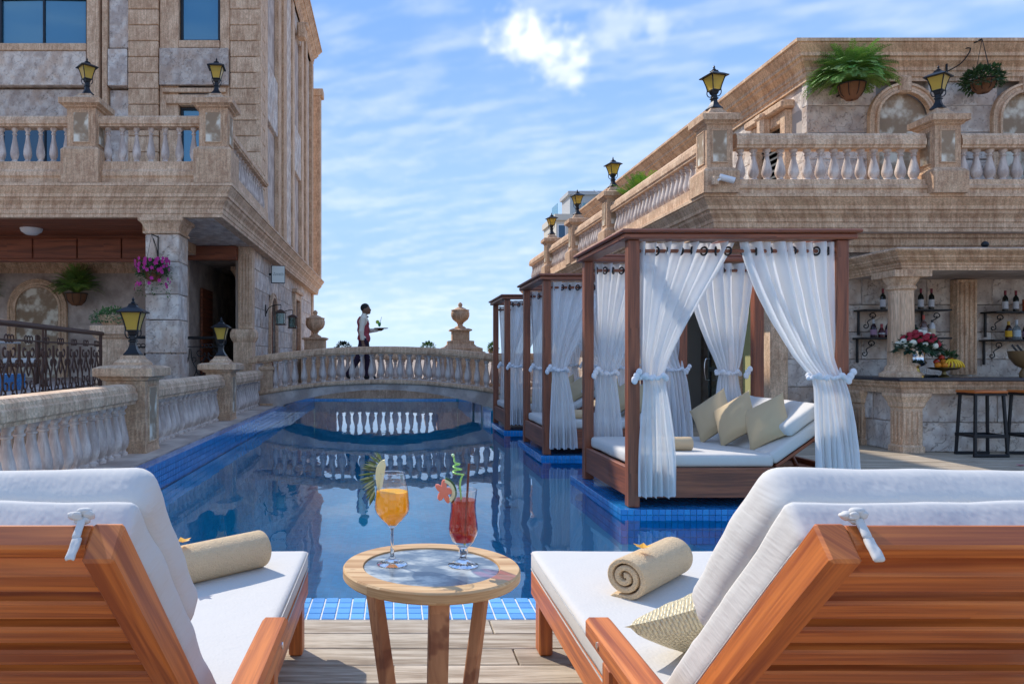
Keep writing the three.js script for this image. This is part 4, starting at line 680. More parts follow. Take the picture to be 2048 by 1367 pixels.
function bushGeo(rx, ry, rz, n, size, seed, tone) {
  const r = rng(seed), L = [], C = [];
  for (let i = 0; i < n; i++) {
    const u = r() * 6.283, w = Math.acos(1 - 1.5 * r()), k = Math.cbrt(0.25 + 0.75 * r()) * (0.8 + 0.3 * fbm(u * 2, w * 3, 2)), p = new THREE.Vector3(Math.cos(u) * Math.sin(w) * rx * k, Math.cos(w) * ry * k, Math.sin(u) * Math.sin(w) * rz * k);
    const d = new THREE.Vector3(p.x / rx + (r() - 0.5), p.y / ry + (r() - 0.5) * 1.2, p.z / rz + (r() - 0.5)).normalize(), q = 0.55 + r() * 0.9;
    leafQuad(L, C, p, d, new THREE.Vector3(r() - 0.5, 1, r() - 0.5).normalize(), size * (0.6 + r() * 0.7), size * 0.28, [tone[0] * q, tone[1] * q, tone[2] * q]);
  }
  return leafGeo(L, C);
}
function basket(t, r, h) { part('basket', lathe([[0.001, -h], [r * 0.45, -h * 0.97], [r * 0.8, -h * 0.65], [r, -h * 0.1], [r * 1.02, 0], [r * 0.94, 0], [r * 0.9, -h * 0.2], [0.001, -h * 0.25]], 20), M.wicker, t); const w = [new THREE.TorusGeometry(r * 1.02, 0.012, 5, 24).rotateX(Math.PI / 2)]; for (let k = 0; k < 8; k++) { const a = k * Math.PI / 4; w.push(tube([[Math.cos(a) * r * 1.03, 0, Math.sin(a) * r * 1.03], [Math.cos(a) * r * 0.84, -h * 0.65, Math.sin(a) * r * 0.84], [0, -h * 1.02, 0]], 0.006, 4, 8)); } part('basket_wire', w, M.iron, t); }
{
  const f1 = thing('fern_basket', 'feathery green fern in a hanging basket above the arcade niche', 'plant', [-7.35, 2.55, -17.15], 0, 'fern baskets'); basket(f1, 0.24, 0.28); part('foliage', fernGeo(0.6, 210, 3, 1.0, 1.5, [0.2, 0.36, 0.05]), M.leaf, f1); part('bracket', [rod([0, -0.05, -0.2], [0, -0.05, -0.34], 0.015)], M.iron, f1);
  const f0 = thing('fern_basket', 'fern basket hung on the arcade wall past the far niche', 'plant', [-9.75, 2.55, -17.15], 0, 'fern baskets'); basket(f0, 0.24, 0.28); part('foliage', fernGeo(0.6, 90, 31, 0.4, 1, [0.18, 0.32, 0.05]), M.leaf, f0); part('bracket', [rod([0, -0.05, -0.2], [0, -0.05, -0.34], 0.015)], M.iron, f0);
  const f2 = thing('fern_basket', 'big bright fern spilling from a basket on the upper terrace wall', 'plant', [7.2, 5.36, -11.62], 0, 'fern baskets'); basket(f2, 0.19, 0.24); part('foliage', fernGeo(0.6, 300, 5, 0.85, 1.75, [0.17, 0.36, 0.05]), M.leaf, f2); part('bracket', [rod([0, -0.05, -0.15], [0, -0.05, -0.4], 0.015)], M.iron, f2);
  const iv = thing('ivy_basket', 'small dark green ivy basket hanging from an iron bracket', 'plant', [9.25, 5.42, -11.6]); basket(iv, 0.17, 0.2); part('foliage', bushGeo(0.3, 0.22, 0.28, 900, 0.07, 8, [0.035, 0.1, 0.02]), M.leaf, iv);
  part('bracket', [rod([-0.35, 0.1, -0.3], [-0.35, 0.62, -0.3], 0.016), rod([-0.35, 0.5, -0.3], [0, 0.66, -0.02], 0.014), tube([[-0.35, 0.25, -0.3], [-0.2, 0.35, -0.18], [-0.12, 0.55, -0.1], [-0.2, 0.56, -0.16]], 0.01, 5), rod([0, 0.66, -0.02], [0.15, 0, 0], 0.005, 4), rod([0, 0.66, -0.02], [-0.14, 0, 0], 0.005, 4), rod([0, 0.66, -0.02], [0, 0, 0.15], 0.005, 4)], M.iron, iv);
  const fl = thing('flower_basket', 'basket of magenta petunias hanging on the stone column', 'plant', [-4.25, 2.62, -13.05]); basket(fl, 0.2, 0.24); part('foliage', [bushGeo(0.36, 0.24, 0.32, 1100, 0.06, 12, [0.05, 0.13, 0.025]), bushGeo(0.42, 0.55, 0.2, 260, 0.06, 14, [0.05, 0.14, 0.025]).translate(0.06, -0.3, 0.03)], M.leaf, fl);
  { const r = rng(4), L = [], C = []; for (let i = 0; i < 60; i++) { const a = r() * 6.28, e = r() * 1.3 - 0.3, p = new THREE.Vector3(Math.cos(a) * 0.36, Math.sin(e) * 0.26 - (i % 5 === 0 ? 0.35 : 0), Math.abs(Math.sin(a)) * 0.34), n = new THREE.Vector3(p.x, 0.1, p.z).normalize(); for (let k = 0; k < 5; k++) { const w = k * 1.2566, t1 = new THREE.Vector3(-n.z, 0, n.x), d = t1.clone().multiplyScalar(Math.cos(w)).add(new THREE.Vector3(0, Math.sin(w), 0)).addScaledVector(n, 0.25).normalize(); leafQuad(L, C, p, d, n, 0.05, 0.022, [0.5 + r() * 0.15, 0.02, 0.22 + r() * 0.1]); } } part('blossoms', leafGeo(L, C), M.leaf, fl); }
  part('bracket', [rod([0.05, 0.05, -0.2], [0.05, 0.75, -0.2], 0.014), rod([0.05, 0.72, -0.2], [0, 0.74, 0.06], 0.013), tube([[0.05, 0.3, -0.2], [0.04, 0.5, -0.1], [0.0, 0.68, 0.0], [0.03, 0.6, -0.04]], 0.01, 5), rod([0, 0.74, 0.06], [0.17, 0, 0], 0.004, 4), rod([0, 0.74, 0.06], [-0.17, 0, 0], 0.004, 4)], M.iron, fl);
  fl.scale.setScalar(0.84);
  const bu = thing('terrace_bush', 'bright green feathery bush standing behind the roof terrace rail', 'plant', [5.12, 3.43, -15.2]); part('planter', lathe([[0.001, 0], [0.2, 0], [0.26, 0.75], [0.24, 0.75], [0.001, 0.7]], 16), M.trim2, bu); part('foliage', fernGeo(0.62, 170, 9, 1.2, 0.9, [0.2, 0.4, 0.04]).translate(0, 0.72, 0), M.leaf, bu);
  // planter pedestal in front of the arcade
  const pd = thing('planter_pedestal', 'tan stone pedestal at the end of the wrought iron railing', 'pedestal', [-4.62, 0.6, -12.2]); part('shaft', squareProfile([[0.03, 0], [0.03, 0.1], [0, 0.14], [0, 0.78], [0.03, 0.8], [0.05, 0.84], [0.08, 0.86], [0.08, 0.99], [0.06, 1.0]], 0.4, 0.4), M.trimBright, pd);
  const bp = thing('bowl_planter', 'low bowl of trailing green leaves on the stone pedestal', 'plant', [-4.62, 1.6, -12.2]); part('bowl', lathe([[0.001, 0], [0.16, 0], [0.24, 0.15], [0.25, 0.17], [0.22, 0.17], [0.001, 0.1]], 20), M.trim, bp); part('foliage', bushGeo(0.36, 0.17, 0.32, 900, 0.05, 17, [0.07, 0.18, 0.04]).translate(0, 0.13, 0), M.leaf, bp);
  for (const [x, w, tone, label] of [[-1.68, 0.3, [0.012, 0.03, 0.015], 'trough of dark clipped leaves on the parapet behind the waiter'], [1.15, 0.28, [0.1, 0.2, 0.03], 'trough of pale green leaves on the parapet between waiter and urn'], [3.32, 0.2, [0.1, 0.22, 0.03], 'potted green plant on the parapet beside the far cabana']]) { const p = thing('parapet_planter', label, 'plant', [x, 1.2, -24.6], 0, 'planters on the far parapet'); part('trough', cbox(w * 1.5, 0.16, 0.26, 0.02, 0, 0.082, 0), M.trim2, p); part('foliage', bushGeo(w * 0.85, 0.2, 0.2, 420, 0.08, 40 + x * 10 | 0, tone).translate(0, 0.17, 0), M.leaf, p); }
}

// ---------- wrought iron ----------
function ironPanel(W, H, mirror) { // scrollwork in the x-y plane
  const r = 0.0105, P = (pts) => tube(pts.map(([x, y]) => [x, y, 0]), r, 5, Math.max(8, pts.length * 2)), L = [];
  const n = Math.max(1, Math.round(W / 0.62)), w = W / n, h = H;
  for (let k = 0; k < n; k++) {
    const c = (k + 0.5) * w, q = w * 0.5;
    for (const s of [-1, 1]) {
      L.push(P([...spiral2(c + s * q * 0.42, h * 0.74, q * 0.3, s > 0 ? 3.1 : 0, 0.9, 12, s).reverse(), [c + s * q * 0.1, h * 0.62], [c + s * q * 0.55, h * 0.38], ...spiral2(c + s * q * 0.32, h * 0.24, q * 0.3, s > 0 ? 0.4 : 2.7, 0.9, 12, -s)]));
      L.push(P([...spiral2(c + s * q * 0.8, h * 0.56, q * 0.18, s > 0 ? 4.4 : -1.2, 0.9, 10, -s)]));
      L.push(P([[c + s * q * 0.86, 0.02], [c + s * q * 0.62, h * 0.3], [c + s * q * 0.86, h * 0.5], [c + s * q * 0.96, h * 0.84]]));
      L.push(P(spiral2(c + s * q * 0.45, h * 0.1, q * 0.16, 1.57, 1, 10, s)));
    }
    for (const dx of [-0.1, 0, 0.1]) L.push(new THREE.TorusGeometry(0.042, 0.008, 5, 14).translate(c + dx * 0.85, h * 0.915, 0));
    L.push(P([[c, h * 0.62], [c - q * 0.22, h * 0.5], [c, h * 0.36], [c + q * 0.22, h * 0.5], [c, h * 0.62]]));
  }
  return L;
}
function ironRail(label, pos, turn, W, H, mat, topR = 0.04) {
  const t = thing('iron_railing', label, 'railing', pos, turn);
  part('scrollwork', ironPanel(W, H - 0.1), mat, t);
  part('bars', [rod([0, 0.06, 0], [W, 0.06, 0], 0.012, 6), rod([0, H * 0.79, 0], [W, H * 0.79, 0], 0.012, 6)], mat, t);
  part('handrail', [rod([-0.02, H, 0], [W + 0.04, H, 0], topR, 12)], mat, t);
  for (let x = 0; x <= W + 0.01; x += W / Math.max(1, Math.round(W / 2.2))) for (const dx of [0, -0.1]) if (x + dx >= 0) part('post', rod([x + dx, 0, 0], [x + dx, H, 0], 0.014, 6), mat, t);
  return t;
}
{ const a = [-4.0, -6.6], b = [-4.68, -11.85], L = Math.hypot(b[0] - a[0], b[1] - a[1]); ironRail('long brown wrought iron railing with scrolls beside the terrace tables', [a[0], 0.6, a[1]], Math.atan2(-(b[1] - a[1]), b[0] - a[0]), L, 0.86, M.rustIron, 0.035);
  structure('terrace_kerb', [sweep([[-0.16, 0], [0.16, 0], [0.16, 0.6], [-0.16, 0.6]], straight([a[0] + 0.05, 0.003, a[1] + 0.6], [b[0] - 0.02, 0.003, b[1] - 0.4]), true), span(-14, -4.1, 0.003, 0.596, -5.0, -6.4)], M.trim2);
  structure('terrace_infill', [(() => { const s = new THREE.Shape([[-4.1, 6.0], [-4.73, 6.0], [-4.73, 11.9], [-4.68, 11.9]].map((p) => new THREE.Vector2(...p))); return metric(new THREE.ExtrudeGeometry(s, { depth: 0.596, bevelEnabled: false }).rotateX(-Math.PI / 2)); })()], M.plaster); }
ironRail('black wrought iron railing across the dim corridor opening', [-4.86, 0.6, -15.2], 0, 1.36, 0.88, M.iron, 0.03);
ironRail('short black iron railing between pedestal and stone column', [-5.6, 0.6, -14.1], 0, 1.1, 0.86, M.iron, 0.03);
{ // raised spa wall of blue tiles on the terrace, and seats with a table
  const t = thing('tiled_spa', 'small blue tiled spa basin behind the wrought iron railing', 'spa', [-6.3, 0.6, -10.3]); part('basin', span(-1.6, 0.72, 0.001, 0.24, -0.9, 0.88), M.groutBlue, t); const l = []; tileRun(l, [-1.6, 0.0, 0.885], [1, 0, 0], [0, 1, 0], 38, 4, 0.0612, 0.06, 2); tileRun(l, [0.725, 0.0, 0.88], [0, 0, -1], [0, 1, 0], 29, 4, 0.0612, 0.06, 0); stuff('small_tiles', l, M.tile, t);
  const tb = thing('terrace_table', 'white topped cafe table behind the wrought iron railing', 'table', [-7.2, 0.6, -13.0]); part('tabletop', cbox(0.9, 0.03, 0.8, 0.01, 0, 0.74, 0), M.white, tb); part('pedestal', [rod([0, 0.02, 0], [0, 0.73, 0], 0.04), lathe([[0.001, 0], [0.22, 0], [0.2, 0.03], [0.04, 0.06]], 16)], M.rustIron, tb);
  for (const [x, z, r, lb] of [[-7.75, -12.6, 0.4, 'dark armchair with white cushion left of the terrace table'], [-6.6, -13.1, -1.2, 'dark armchair with white cushion between terrace table and pedestal']]) { const c = thing('armchair', lb, 'chair', [x, 0.6, z], r, 'terrace armchairs'); part('seat_cushion', new RoundedBoxGeometry(0.52, 0.09, 0.52, 3, 0.03).translate(0, 0.42, 0), M.cloth, c); part('backrest', [cbox(0.56, 0.4, 0.05, 0.02, 0, 0.68, -0.27), ...[-0.2, 0, 0.2].map((q) => cbox(0.04, 0.3, 0.06, 0.01, q, 0.62, -0.27))], M.rustIron, c); part('seat_frame', cbox(0.56, 0.06, 0.56, 0.015, 0, 0.345, 0), M.rustIron, c); for (const sx of [-1, 1]) for (const sz of [-1, 1]) part('leg', cbox(0.045, 0.32, 0.045, 0.008, sx * 0.25, 0.16, sz * 0.25), M.rustIron, c); }
}
single('ceiling_lamp', [lathe([[0.001, -0.13], [0.1, -0.12], [0.19, -0.06], [0.21, 0], [0.001, 0]], 24)], M.white, 'round white flush lamp on the dark arcade ceiling', 'lamp', [-7.1, 3.6, -14.5]);
single('ceiling_camera', [lathe([[0.001, -0.11], [0.05, -0.1], [0.075, -0.05], [0.08, 0], [0.001, 0]], 16)], M.white, 'small white dome camera under the arcade beam', 'camera', [-4.52, 3.36, -13.85]);
{ // sign and wall lanterns on the poolside wall
  const cv = document.createElement('canvas'); cv.width = 256; cv.height = 256; const x = cv.getContext('2d'); x.fillStyle = '#e6ece2'; x.fillRect(0, 0, 256, 256); x.fillStyle = '#5c6b66'; x.textAlign = 'center'; x.font = 'italic 62px serif'; x.fillText('Zavatis', 128, 146);
  const tx = new THREE.CanvasTexture(cv); tx.colorSpace = THREE.SRGBColorSpace;
  const s = thing('wall_sign', 'pale square sign with dark lettering projecting from the poolside wall', 'sign', [-3.03, 3.24, -19.4], 0.25); part('sign_box', cbox(0.36, 0.46, 0.12, 0.012), M.blackMetal, s); const f = part('sign_face', new THREE.PlaneGeometry(0.33, 0.43), std({ map: tx, roughness: 0.5 }), s, [0, 0, 0.0635]); part('arm', rod([-0.26, 0, 0], [-0.17, 0, 0], 0.03), M.blackMetal, s);
  for (const [z, lb] of [[-18.7, 'copper wall lantern on the near side of the arched doorway'], [-20.9, 'copper wall lantern between the arched doorway and the far doorway']]) { const l = thing('wall_lantern', lb, 'lantern', [-2.85, 1.9, z], 0, 'copper wall lanterns'); part('bracket', [rod([-0.38, 0.5, 0], [-0.38, 0.2, 0], 0.016), tube([[-0.38, 0.25, 0], [-0.3, 0.42, 0], [-0.1, 0.5, 0], [0, 0.5, 0]], 0.012, 5), rod([0, 0.5, 0], [0, 0.36, 0], 0.008)], M.iron, l); for (const [a, c] of [[-1, -1], [-1, 1], [1, -1], [1, 1]]) part('cage_bar', cbox(0.022, 0.3, 0.022, 0.004, a * 0.1, 0.15, c * 0.1), M.rustIron, l); part('base', cbox(0.25, 0.03, 0.25, 0.008, 0, 0.0, 0), M.rustIron, l); part('roof', squareProfile([[0.03, 0.29], [0.03, 0.31], [-0.02, 0.35], [-0.08, 0.38]], 0.2, 0.2), M.rustIron, l); part('pane', [box(0.19, 0.26, 0.004, 0, 0.15, 0.1), box(0.19, 0.26, 0.004, 0, 0.15, -0.1), box(0.004, 0.26, 0.19, 0.1, 0.15, 0), box(0.004, 0.26, 0.19, -0.1, 0.15, 0)], M.doorGlass, l); }
}
{ const c = thing('security_camera', 'white bullet camera on the roof terrace corner pier', 'camera', [4.6, 3.55, -10.44], 0.5); part('mount', cbox(0.1, 0.12, 0.06, 0.01, -0.06, 0.02, -0.02), M.trim, c); part('arm', rod([-0.05, 0.02, 0], [0.03, 0.06, 0.03], 0.018), M.white, c); part('housing', rod([0.0, 0.08, 0.0], [0.16, 0.02, 0.12], 0.045, 14), M.white, c); part('lens', rod([0.16, 0.02, 0.12], [0.165, 0.018, 0.124], 0.036, 14), M.blackMetal, c); }

// ---------- cabanas ----------
function curtainGeo(xOut, xIn, yTop, yTie, yBot, tie0, tie1, bot0, bot1, seed, folds = 8, depth = 0.055, out = 0) {
  // cloth hung from a rod along x: wide at the top, gathered at the tie, loose below. xOut: post side, xIn: centre side
  const nu = folds * 10, nv = 46, pos = [], uv = [], idx = []; const r = rng(seed), ph = [...Array(12)].map(() => r() * 6.28);
  for (let j = 0; j <= nv; j++) {
    const v = j / nv, y = mix(yTop, yBot, v), tt = clamp((yTop - y) / (yTop - yTie)), tb = clamp((yTie - y) / (yTie - yBot));
    for (let i = 0; i <= nu; i++) {
      const u = i / nu, f = u * folds * 6.2832 + 0.5 * Math.sin(u * 7 + ph[0]);
      const top = mix(xOut, xIn, u), tie = mix(tie0, tie1, u), bot = mix(bot0, bot1, u);
      const pull = tt ** 1.15; let x = tb > 0 ? mix(tie, bot, sm(tb ** 0.6)) : mix(top, tie, pull);
      const slack = tb > 0 ? 0 : -0.05 * Math.sin(Math.PI * tt) * u; // the free edge sags a little
      const gather = tb > 0 ? mix(0.32, 0.8, sm(tb)) : mix(1, 0.32, tt ** 1.6);
      const amp = depth * gather; let z = Math.sin(f) * amp + Math.sin(f * 0.5 + ph[1] + v * 2) * amp * 0.5 + 0.012 * Math.sin(v * 9 + u * 11 + ph[2]) + (fbm(u * 14 + seed, v * 5 + seed * 3, 4) - 0.5) * 0.05 * gather;
      x += Math.cos(f) * amp * 0.28 + slack;
      z += out * sm(clamp((tt - 0.82) / 0.18 * 0.6 + tb * 3)); const yy = tb > 0.97 ? y + 0.01 * Math.sin(f * 0.5 + ph[3]) : y;
      pos.push(x, yy, z); uv.push(u * 1.6, y);
    }
  }
  for (let j = 0; j < nv; j++) for (let i = 0; i < nu; i++) { const a = j * (nu + 1) + i; idx.push(a, a + 1, a + nu + 2, a, a + nu + 2, a + nu + 1); }
  const g = new THREE.BufferGeometry(); g.setAttribute('position', new THREE.Float32BufferAttribute(pos, 3)); g.setAttribute('uv', new THREE.Float32BufferAttribute(uv, 2)); g.setIndex(idx); g.computeVertexNormals(); return g;
}
function pillowGeo(w, h, t, n = 18, seed = 0) { // square scatter cushion with pinched corners, standing in x-y
  const pos = [], uv = [], idx = [];
  for (const s of [1, -1]) { const base = pos.length / 3; for (let j = 0; j <= n; j++) for (let i = 0; i <= n; i++) { const u = i / n * 2 - 1, v = j / n * 2 - 1, e = ((1 - u * u) * (1 - v * v)), px = u * (1 - 0.09 * (1 - v * v)), py = v * (1 - 0.09 * (1 - u * u)); pos.push(px * w / 2, py * h / 2, s * t / 2 * Math.pow(e, 0.42) + (fbm(u * 3 + seed + 9, v * 3 + 5, 3) - 0.5) * 0.018 * Math.sqrt(e)); uv.push(px * w, py * h); } for (let j = 0; j < n; j++) for (let i = 0; i < n; i++) { const a = base + j * (n + 1) + i; s > 0 ? idx.push(a, a + 1, a + n + 2, a, a + n + 2, a + n + 1) : idx.push(a, a + n + 2, a + 1, a, a + n + 1, a + n + 2); } }
  const g = new THREE.BufferGeometry(); g.setAttribute('position', new THREE.Float32BufferAttribute(pos, 3)); g.setAttribute('uv', new THREE.Float32BufferAttribute(uv, 2)); g.setIndex(idx); g.computeVertexNormals(); return g;
}
function towelGeo(len, R, turns = 2.5) { // rolled towel lying along x, spiral ends
  const th = R * 0.13, N = 110, a = [], b = []; let k;
  const rad = (t) => mix(R * 0.16, R, t);
  for (let i = 0; i <= N; i++) { const t = i / N, an = -Math.PI / 2 - turns * 6.2832 * (1 - t), r = rad(t), w = th * 0.55 * (1 + 0.08 * Math.sin(t * 31)); a.push([Math.cos(an) * (r - th / 2 + w), Math.sin(an) * (r - th / 2 + w) * 0.95]); b.push([Math.cos(an) * (r - th / 2 - w), Math.sin(an) * (r - th / 2 - w) * 0.95]); }
  const s = new THREE.Shape([...a, [R * 0.55, -R * 0.985], [R * 0.6, -R * 0.93], [R * 0.5, -R * 0.84], ...b.reverse()].map((p) => new THREE.Vector2(...p)));
  const g = new THREE.ExtrudeGeometry(s, { depth: len - 0.016, bevelEnabled: true, bevelSize: 0.004, bevelThickness: 0.007, bevelSegments: 4, steps: 10 });
  g.rotateY(Math.PI / 2); g.translate(-len / 2 + 0.008, R * 0.95, 0); return toCreasedNormals(g, 0.8);
}
function flowerGeo(s) { const L = [], C = []; for (let k = 0; k < 5; k++) { const a = k * 1.2566 + 0.3; leafQuad(L, C, new THREE.Vector3(0, 0.004, 0), new THREE.Vector3(Math.cos(a), 0.35, Math.sin(a)).normalize(), new THREE.Vector3(-Math.cos(a) * 0.4, 1, -Math.sin(a) * 0.4).normalize(), s, s * 0.32, [0.85, 0.42, 0.02]); } return leafGeo(L, C); }
function makeCabana(sd = 0) {
  const vr = rng(200 + sd * 17), va = (k) => (sd ? (vr() - 0.5) * k : 0);
  const t = thing('cabana', '', 'cabana', [2.02, -0.2, -6.36], 0, 'curtained cabanas standing over the pool');
  // local: x 0..1.9 across, z 0..-1.55 deep, y from the plinth top
  const W = 1.9, D = 1.56, H = 2.3;
  for (const x of [0.05, W - 0.05]) for (const z of [-0.05, -D + 0.05]) part('post', metricTurn(cbox(0.1, H, 0.1, 0.006, x, H / 2, z)), M.mahogany, t);
  const beam = (a) => a;
  part('top_frame', [cspan(-0.05, W + 0.05, H + 0.002, H + 0.05, 0.05, -0.1, 0.01), cspan(-0.05, W + 0.05, H + 0.002, H + 0.05, -D + 0.1, -D - 0.05, 0.01), cspan(-0.05, 0.1, H + 0.002, H + 0.05, -0.102, -D + 0.102, 0.01), cspan(W - 0.1, W + 0.05, H + 0.002, H + 0.05, -0.102, -D + 0.102, 0.01), cspan(-0.08, W + 0.08, H + 0.052, H + 0.085, 0.08, -0.06, 0.012), cspan(-0.08, W + 0.08, H + 0.052, H + 0.085, -D + 0.06, -D - 0.08, 0.012), cspan(-0.08, 0.06, H + 0.052, H + 0.085, -0.062, -D + 0.062, 0.012), cspan(W - 0.06, W + 0.08, H + 0.052, H + 0.085, -0.062, -D + 0.062, 0.012), cspan(W / 2 - 0.03, W / 2 + 0.03, H + 0.004, H + 0.045, -0.11, -D + 0.11, 0.006)], M.mahogany, t);
  part('bed_frame', [cspan(0.102, W - 0.102, 0.08, 0.335, -0.012, -0.06, 0.006), cspan(0.102, W - 0.102, 0.08, 0.335, -D + 0.06, -D + 0.012, 0.006), cspan(0.012, 0.06, 0.08, 0.335, -0.102, -D + 0.102, 0.006), cspan(W - 0.06, W - 0.012, 0.08, 0.335, -0.102, -D + 0.102, 0.006), cspan(0.06, W - 0.06, 0.26, 0.29, -0.06, -D + 0.06, 0.004)], M.mahogany, t);
  const ROD = H - 0.09;
  for (const z of [-0.05, -D + 0.05]) part('curtain_rod', [rod([0.1, ROD, z], [W - 0.1, ROD, z], 0.016, 12)], M.mahogany, t);
  const hinge = W * 0.68;
  part('mattress', jiggle(softBox(hinge - 0.07, 0.115, D - 0.13, 0.03, 0.03), 0.006, 5).translate((hinge + 0.07) / 2, 0.39, -D / 2), M.cloth, t);
  // hinged head of the bed, raised on a strut
  const a = 0.62, hl = W - 0.1 - hinge + 0.12;
  const bm = (g) => g.translate(hl / 2, 0, 0).rotateZ(a).translate(hinge + 0.015, 0.35, -D / 2);
  part('back_mattress', bm(jiggle(softBox(hl, 0.11, D - 0.15, 0.03, 0.03), 0.006, 5, 3).translate(0, 0.055, 0)), M.cloth, t);
  part('back_bolster', bm(jiggle(softBox(hl * 0.62, 0.12, D - 0.16, 0.045, 0.03), 0.008, 5, 7).translate(hl * 0.2, 0.172, 0)), M.cloth, t);
  part('back_board', bm(cbox(hl, 0.025, D - 0.16, 0.004, 0, -0.015, 0)), M.mahogany, t);
  part('back_strut', [-0.3, 0.3].map((z) => rod([hinge + 0.42, 0.28, -D / 2 + z], [hinge + 0.3, 0.52, -D / 2 + z], 0.02, 6)), M.mahogany, t);
  const mk = (out, inn, z, t0, t1, b0, b1, yb, seed) => {
    const c = part('curtain', curtainGeo(out, inn, ROD + 0.075, 1.12, yb + va(0.05), t0 + va(0.03), t1 + va(0.06), b0 + va(0.06), b1 + va(0.1), seed + sd * 31, 7 + (seed + sd) % 3, 0.05, z > -0.5 ? 0.1 : -0.06).translate(0, 0, z), M.sheer, t);
    const n = 8, rg = []; for (let i = 0; i < n; i++) rg.push(new THREE.TorusGeometry(0.034, 0.009, 6, 14).rotateY(Math.PI / 2 + (i % 2 ? 0.5 : -0.5)).translate(mix(out, inn, (i + 0.5) / n), ROD, z)); part('grommets', rg, M.blackMetal, c);
    const k = Math.abs(t1 - t0), cx = (t0 + t1) / 2, L = []; for (let i = 0; i < 22; i++) { const an = i / 22 * 6.2832; L.push([cx + Math.cos(an) * (k / 2 + 0.022), 1.12 + 0.012 * Math.sin(i * 2.3), z + (z > -0.5 ? 0.06 : -0.036) + Math.sin(an) * 0.055]); } part('tie_band', [tube(L, 0.016, 6, 66, true), ...[...Array(14)].map((_, i) => { const an = i / 14 * 6.2832; return new THREE.SphereGeometry(0.017 + 0.006 * (i % 3), 7, 5).scale(1, 0.9, 1).translate(cx + Math.cos(an) * (k / 2 + 0.025), 1.12 + 0.016 * Math.sin(i * 4.1), z + (z > -0.5 ? 0.06 : -0.036) + Math.sin(an) * 0.06); }), ...[0, 1, 2].map((i) => jiggle(new THREE.SphereGeometry(0.028, 10, 8), 0.009, 30, i).scale(1, 1.15, 0.8).translate((out < 1 ? t0 - 0.05 : t0 + 0.05) + (i - 1) * 0.02, 1.13 + (i - 1) * 0.035, z + 0.09))], M.hem, c);
    const hem = []; return c;
  };
  mk(0.1, W / 2 - 0.02, -0.05, 0.11, 0.3, 0.06, 0.4, 0.1, 3); mk(W - 0.1, W / 2 + 0.02, -0.05, W - 0.06, W - 0.33, W + 0.06, W - 0.32, 0.06, 5);
  mk(0.1, W / 2 - 0.15, -D + 0.05, 0.16, 0.36, 0.12, 0.42, 0.34, 7); mk(W - 0.1, W / 2 + 0.1, -D + 0.05, W - 0.24, W - 0.44, W - 0.14, W - 0.5, 0.12, 9);
  return t;
}
function metricTurn(g) { return along(g, 'y'); }
const cab = makeCabana(); cab.userData.label = 'white curtained cabana bed beside the bar, with three khaki cushions';
const cabs = [cab, makeCabana(1), makeCabana(2)]; cabs[1].position.set(1.98, -0.2, -9.76); cabs[1].userData.label = 'white curtained cabana bed in the middle of the row'; cabs[2].position.set(1.96, -0.2, -13.02); cabs[2].userData.label = 'white curtained cabana bed next to the bridge';
const khakiPillow = pillowGeo(0.44, 0.44, 0.17, 16, 2), rollGeo = towelGeo(0.36, 0.068);
const cabOf = ['in the cabana beside the bar', 'in the middle cabana', 'in the cabana next to the bridge'];
cabs.forEach((c, k) => {
  const [x, y, z] = c.position.toArray();
  [[1.18, -0.38, -0.35, 'front'], [1.05, -0.72, -0.42, 'middle'], [0.98, -1.06, -0.3, 'rear']].forEach(([px, pz, r, w], i) => {
    const m = single('khaki_cushion', khakiPillow, M.khaki, `${['foremost', 'middle', 'rearmost'][i]} khaki cushion leaning on the raised bed head ${cabOf[k]}`, 'cushion', [x + px + 0.2, y + 0.7, z + pz], 0, 'khaki cabana cushions');
    m.rotation.set(0, 0, 0); m.rotation.order = 'YXZ'; m.rotation.y = -1.05 + r * 0.3; m.rotation.x = -0.42; m.rotation.z = 0.55 + i * 0.07;
  });
  single('rolled_towel', rollGeo, M.towel, `beige rolled towel lying on the mattress ${cabOf[k]}`, 'towel', [x + 0.5, y + 0.447, z - 0.35], 0.05, 'rolled towels on the cabana beds');
  if (k === 0) single('frangipani', flowerGeo(0.035), M.leaf, 'small orange blossom beside the rolled towel in the cabana', 'flower', [x + 0.42, y + 0.45, z - 0.2], 0.4);
});

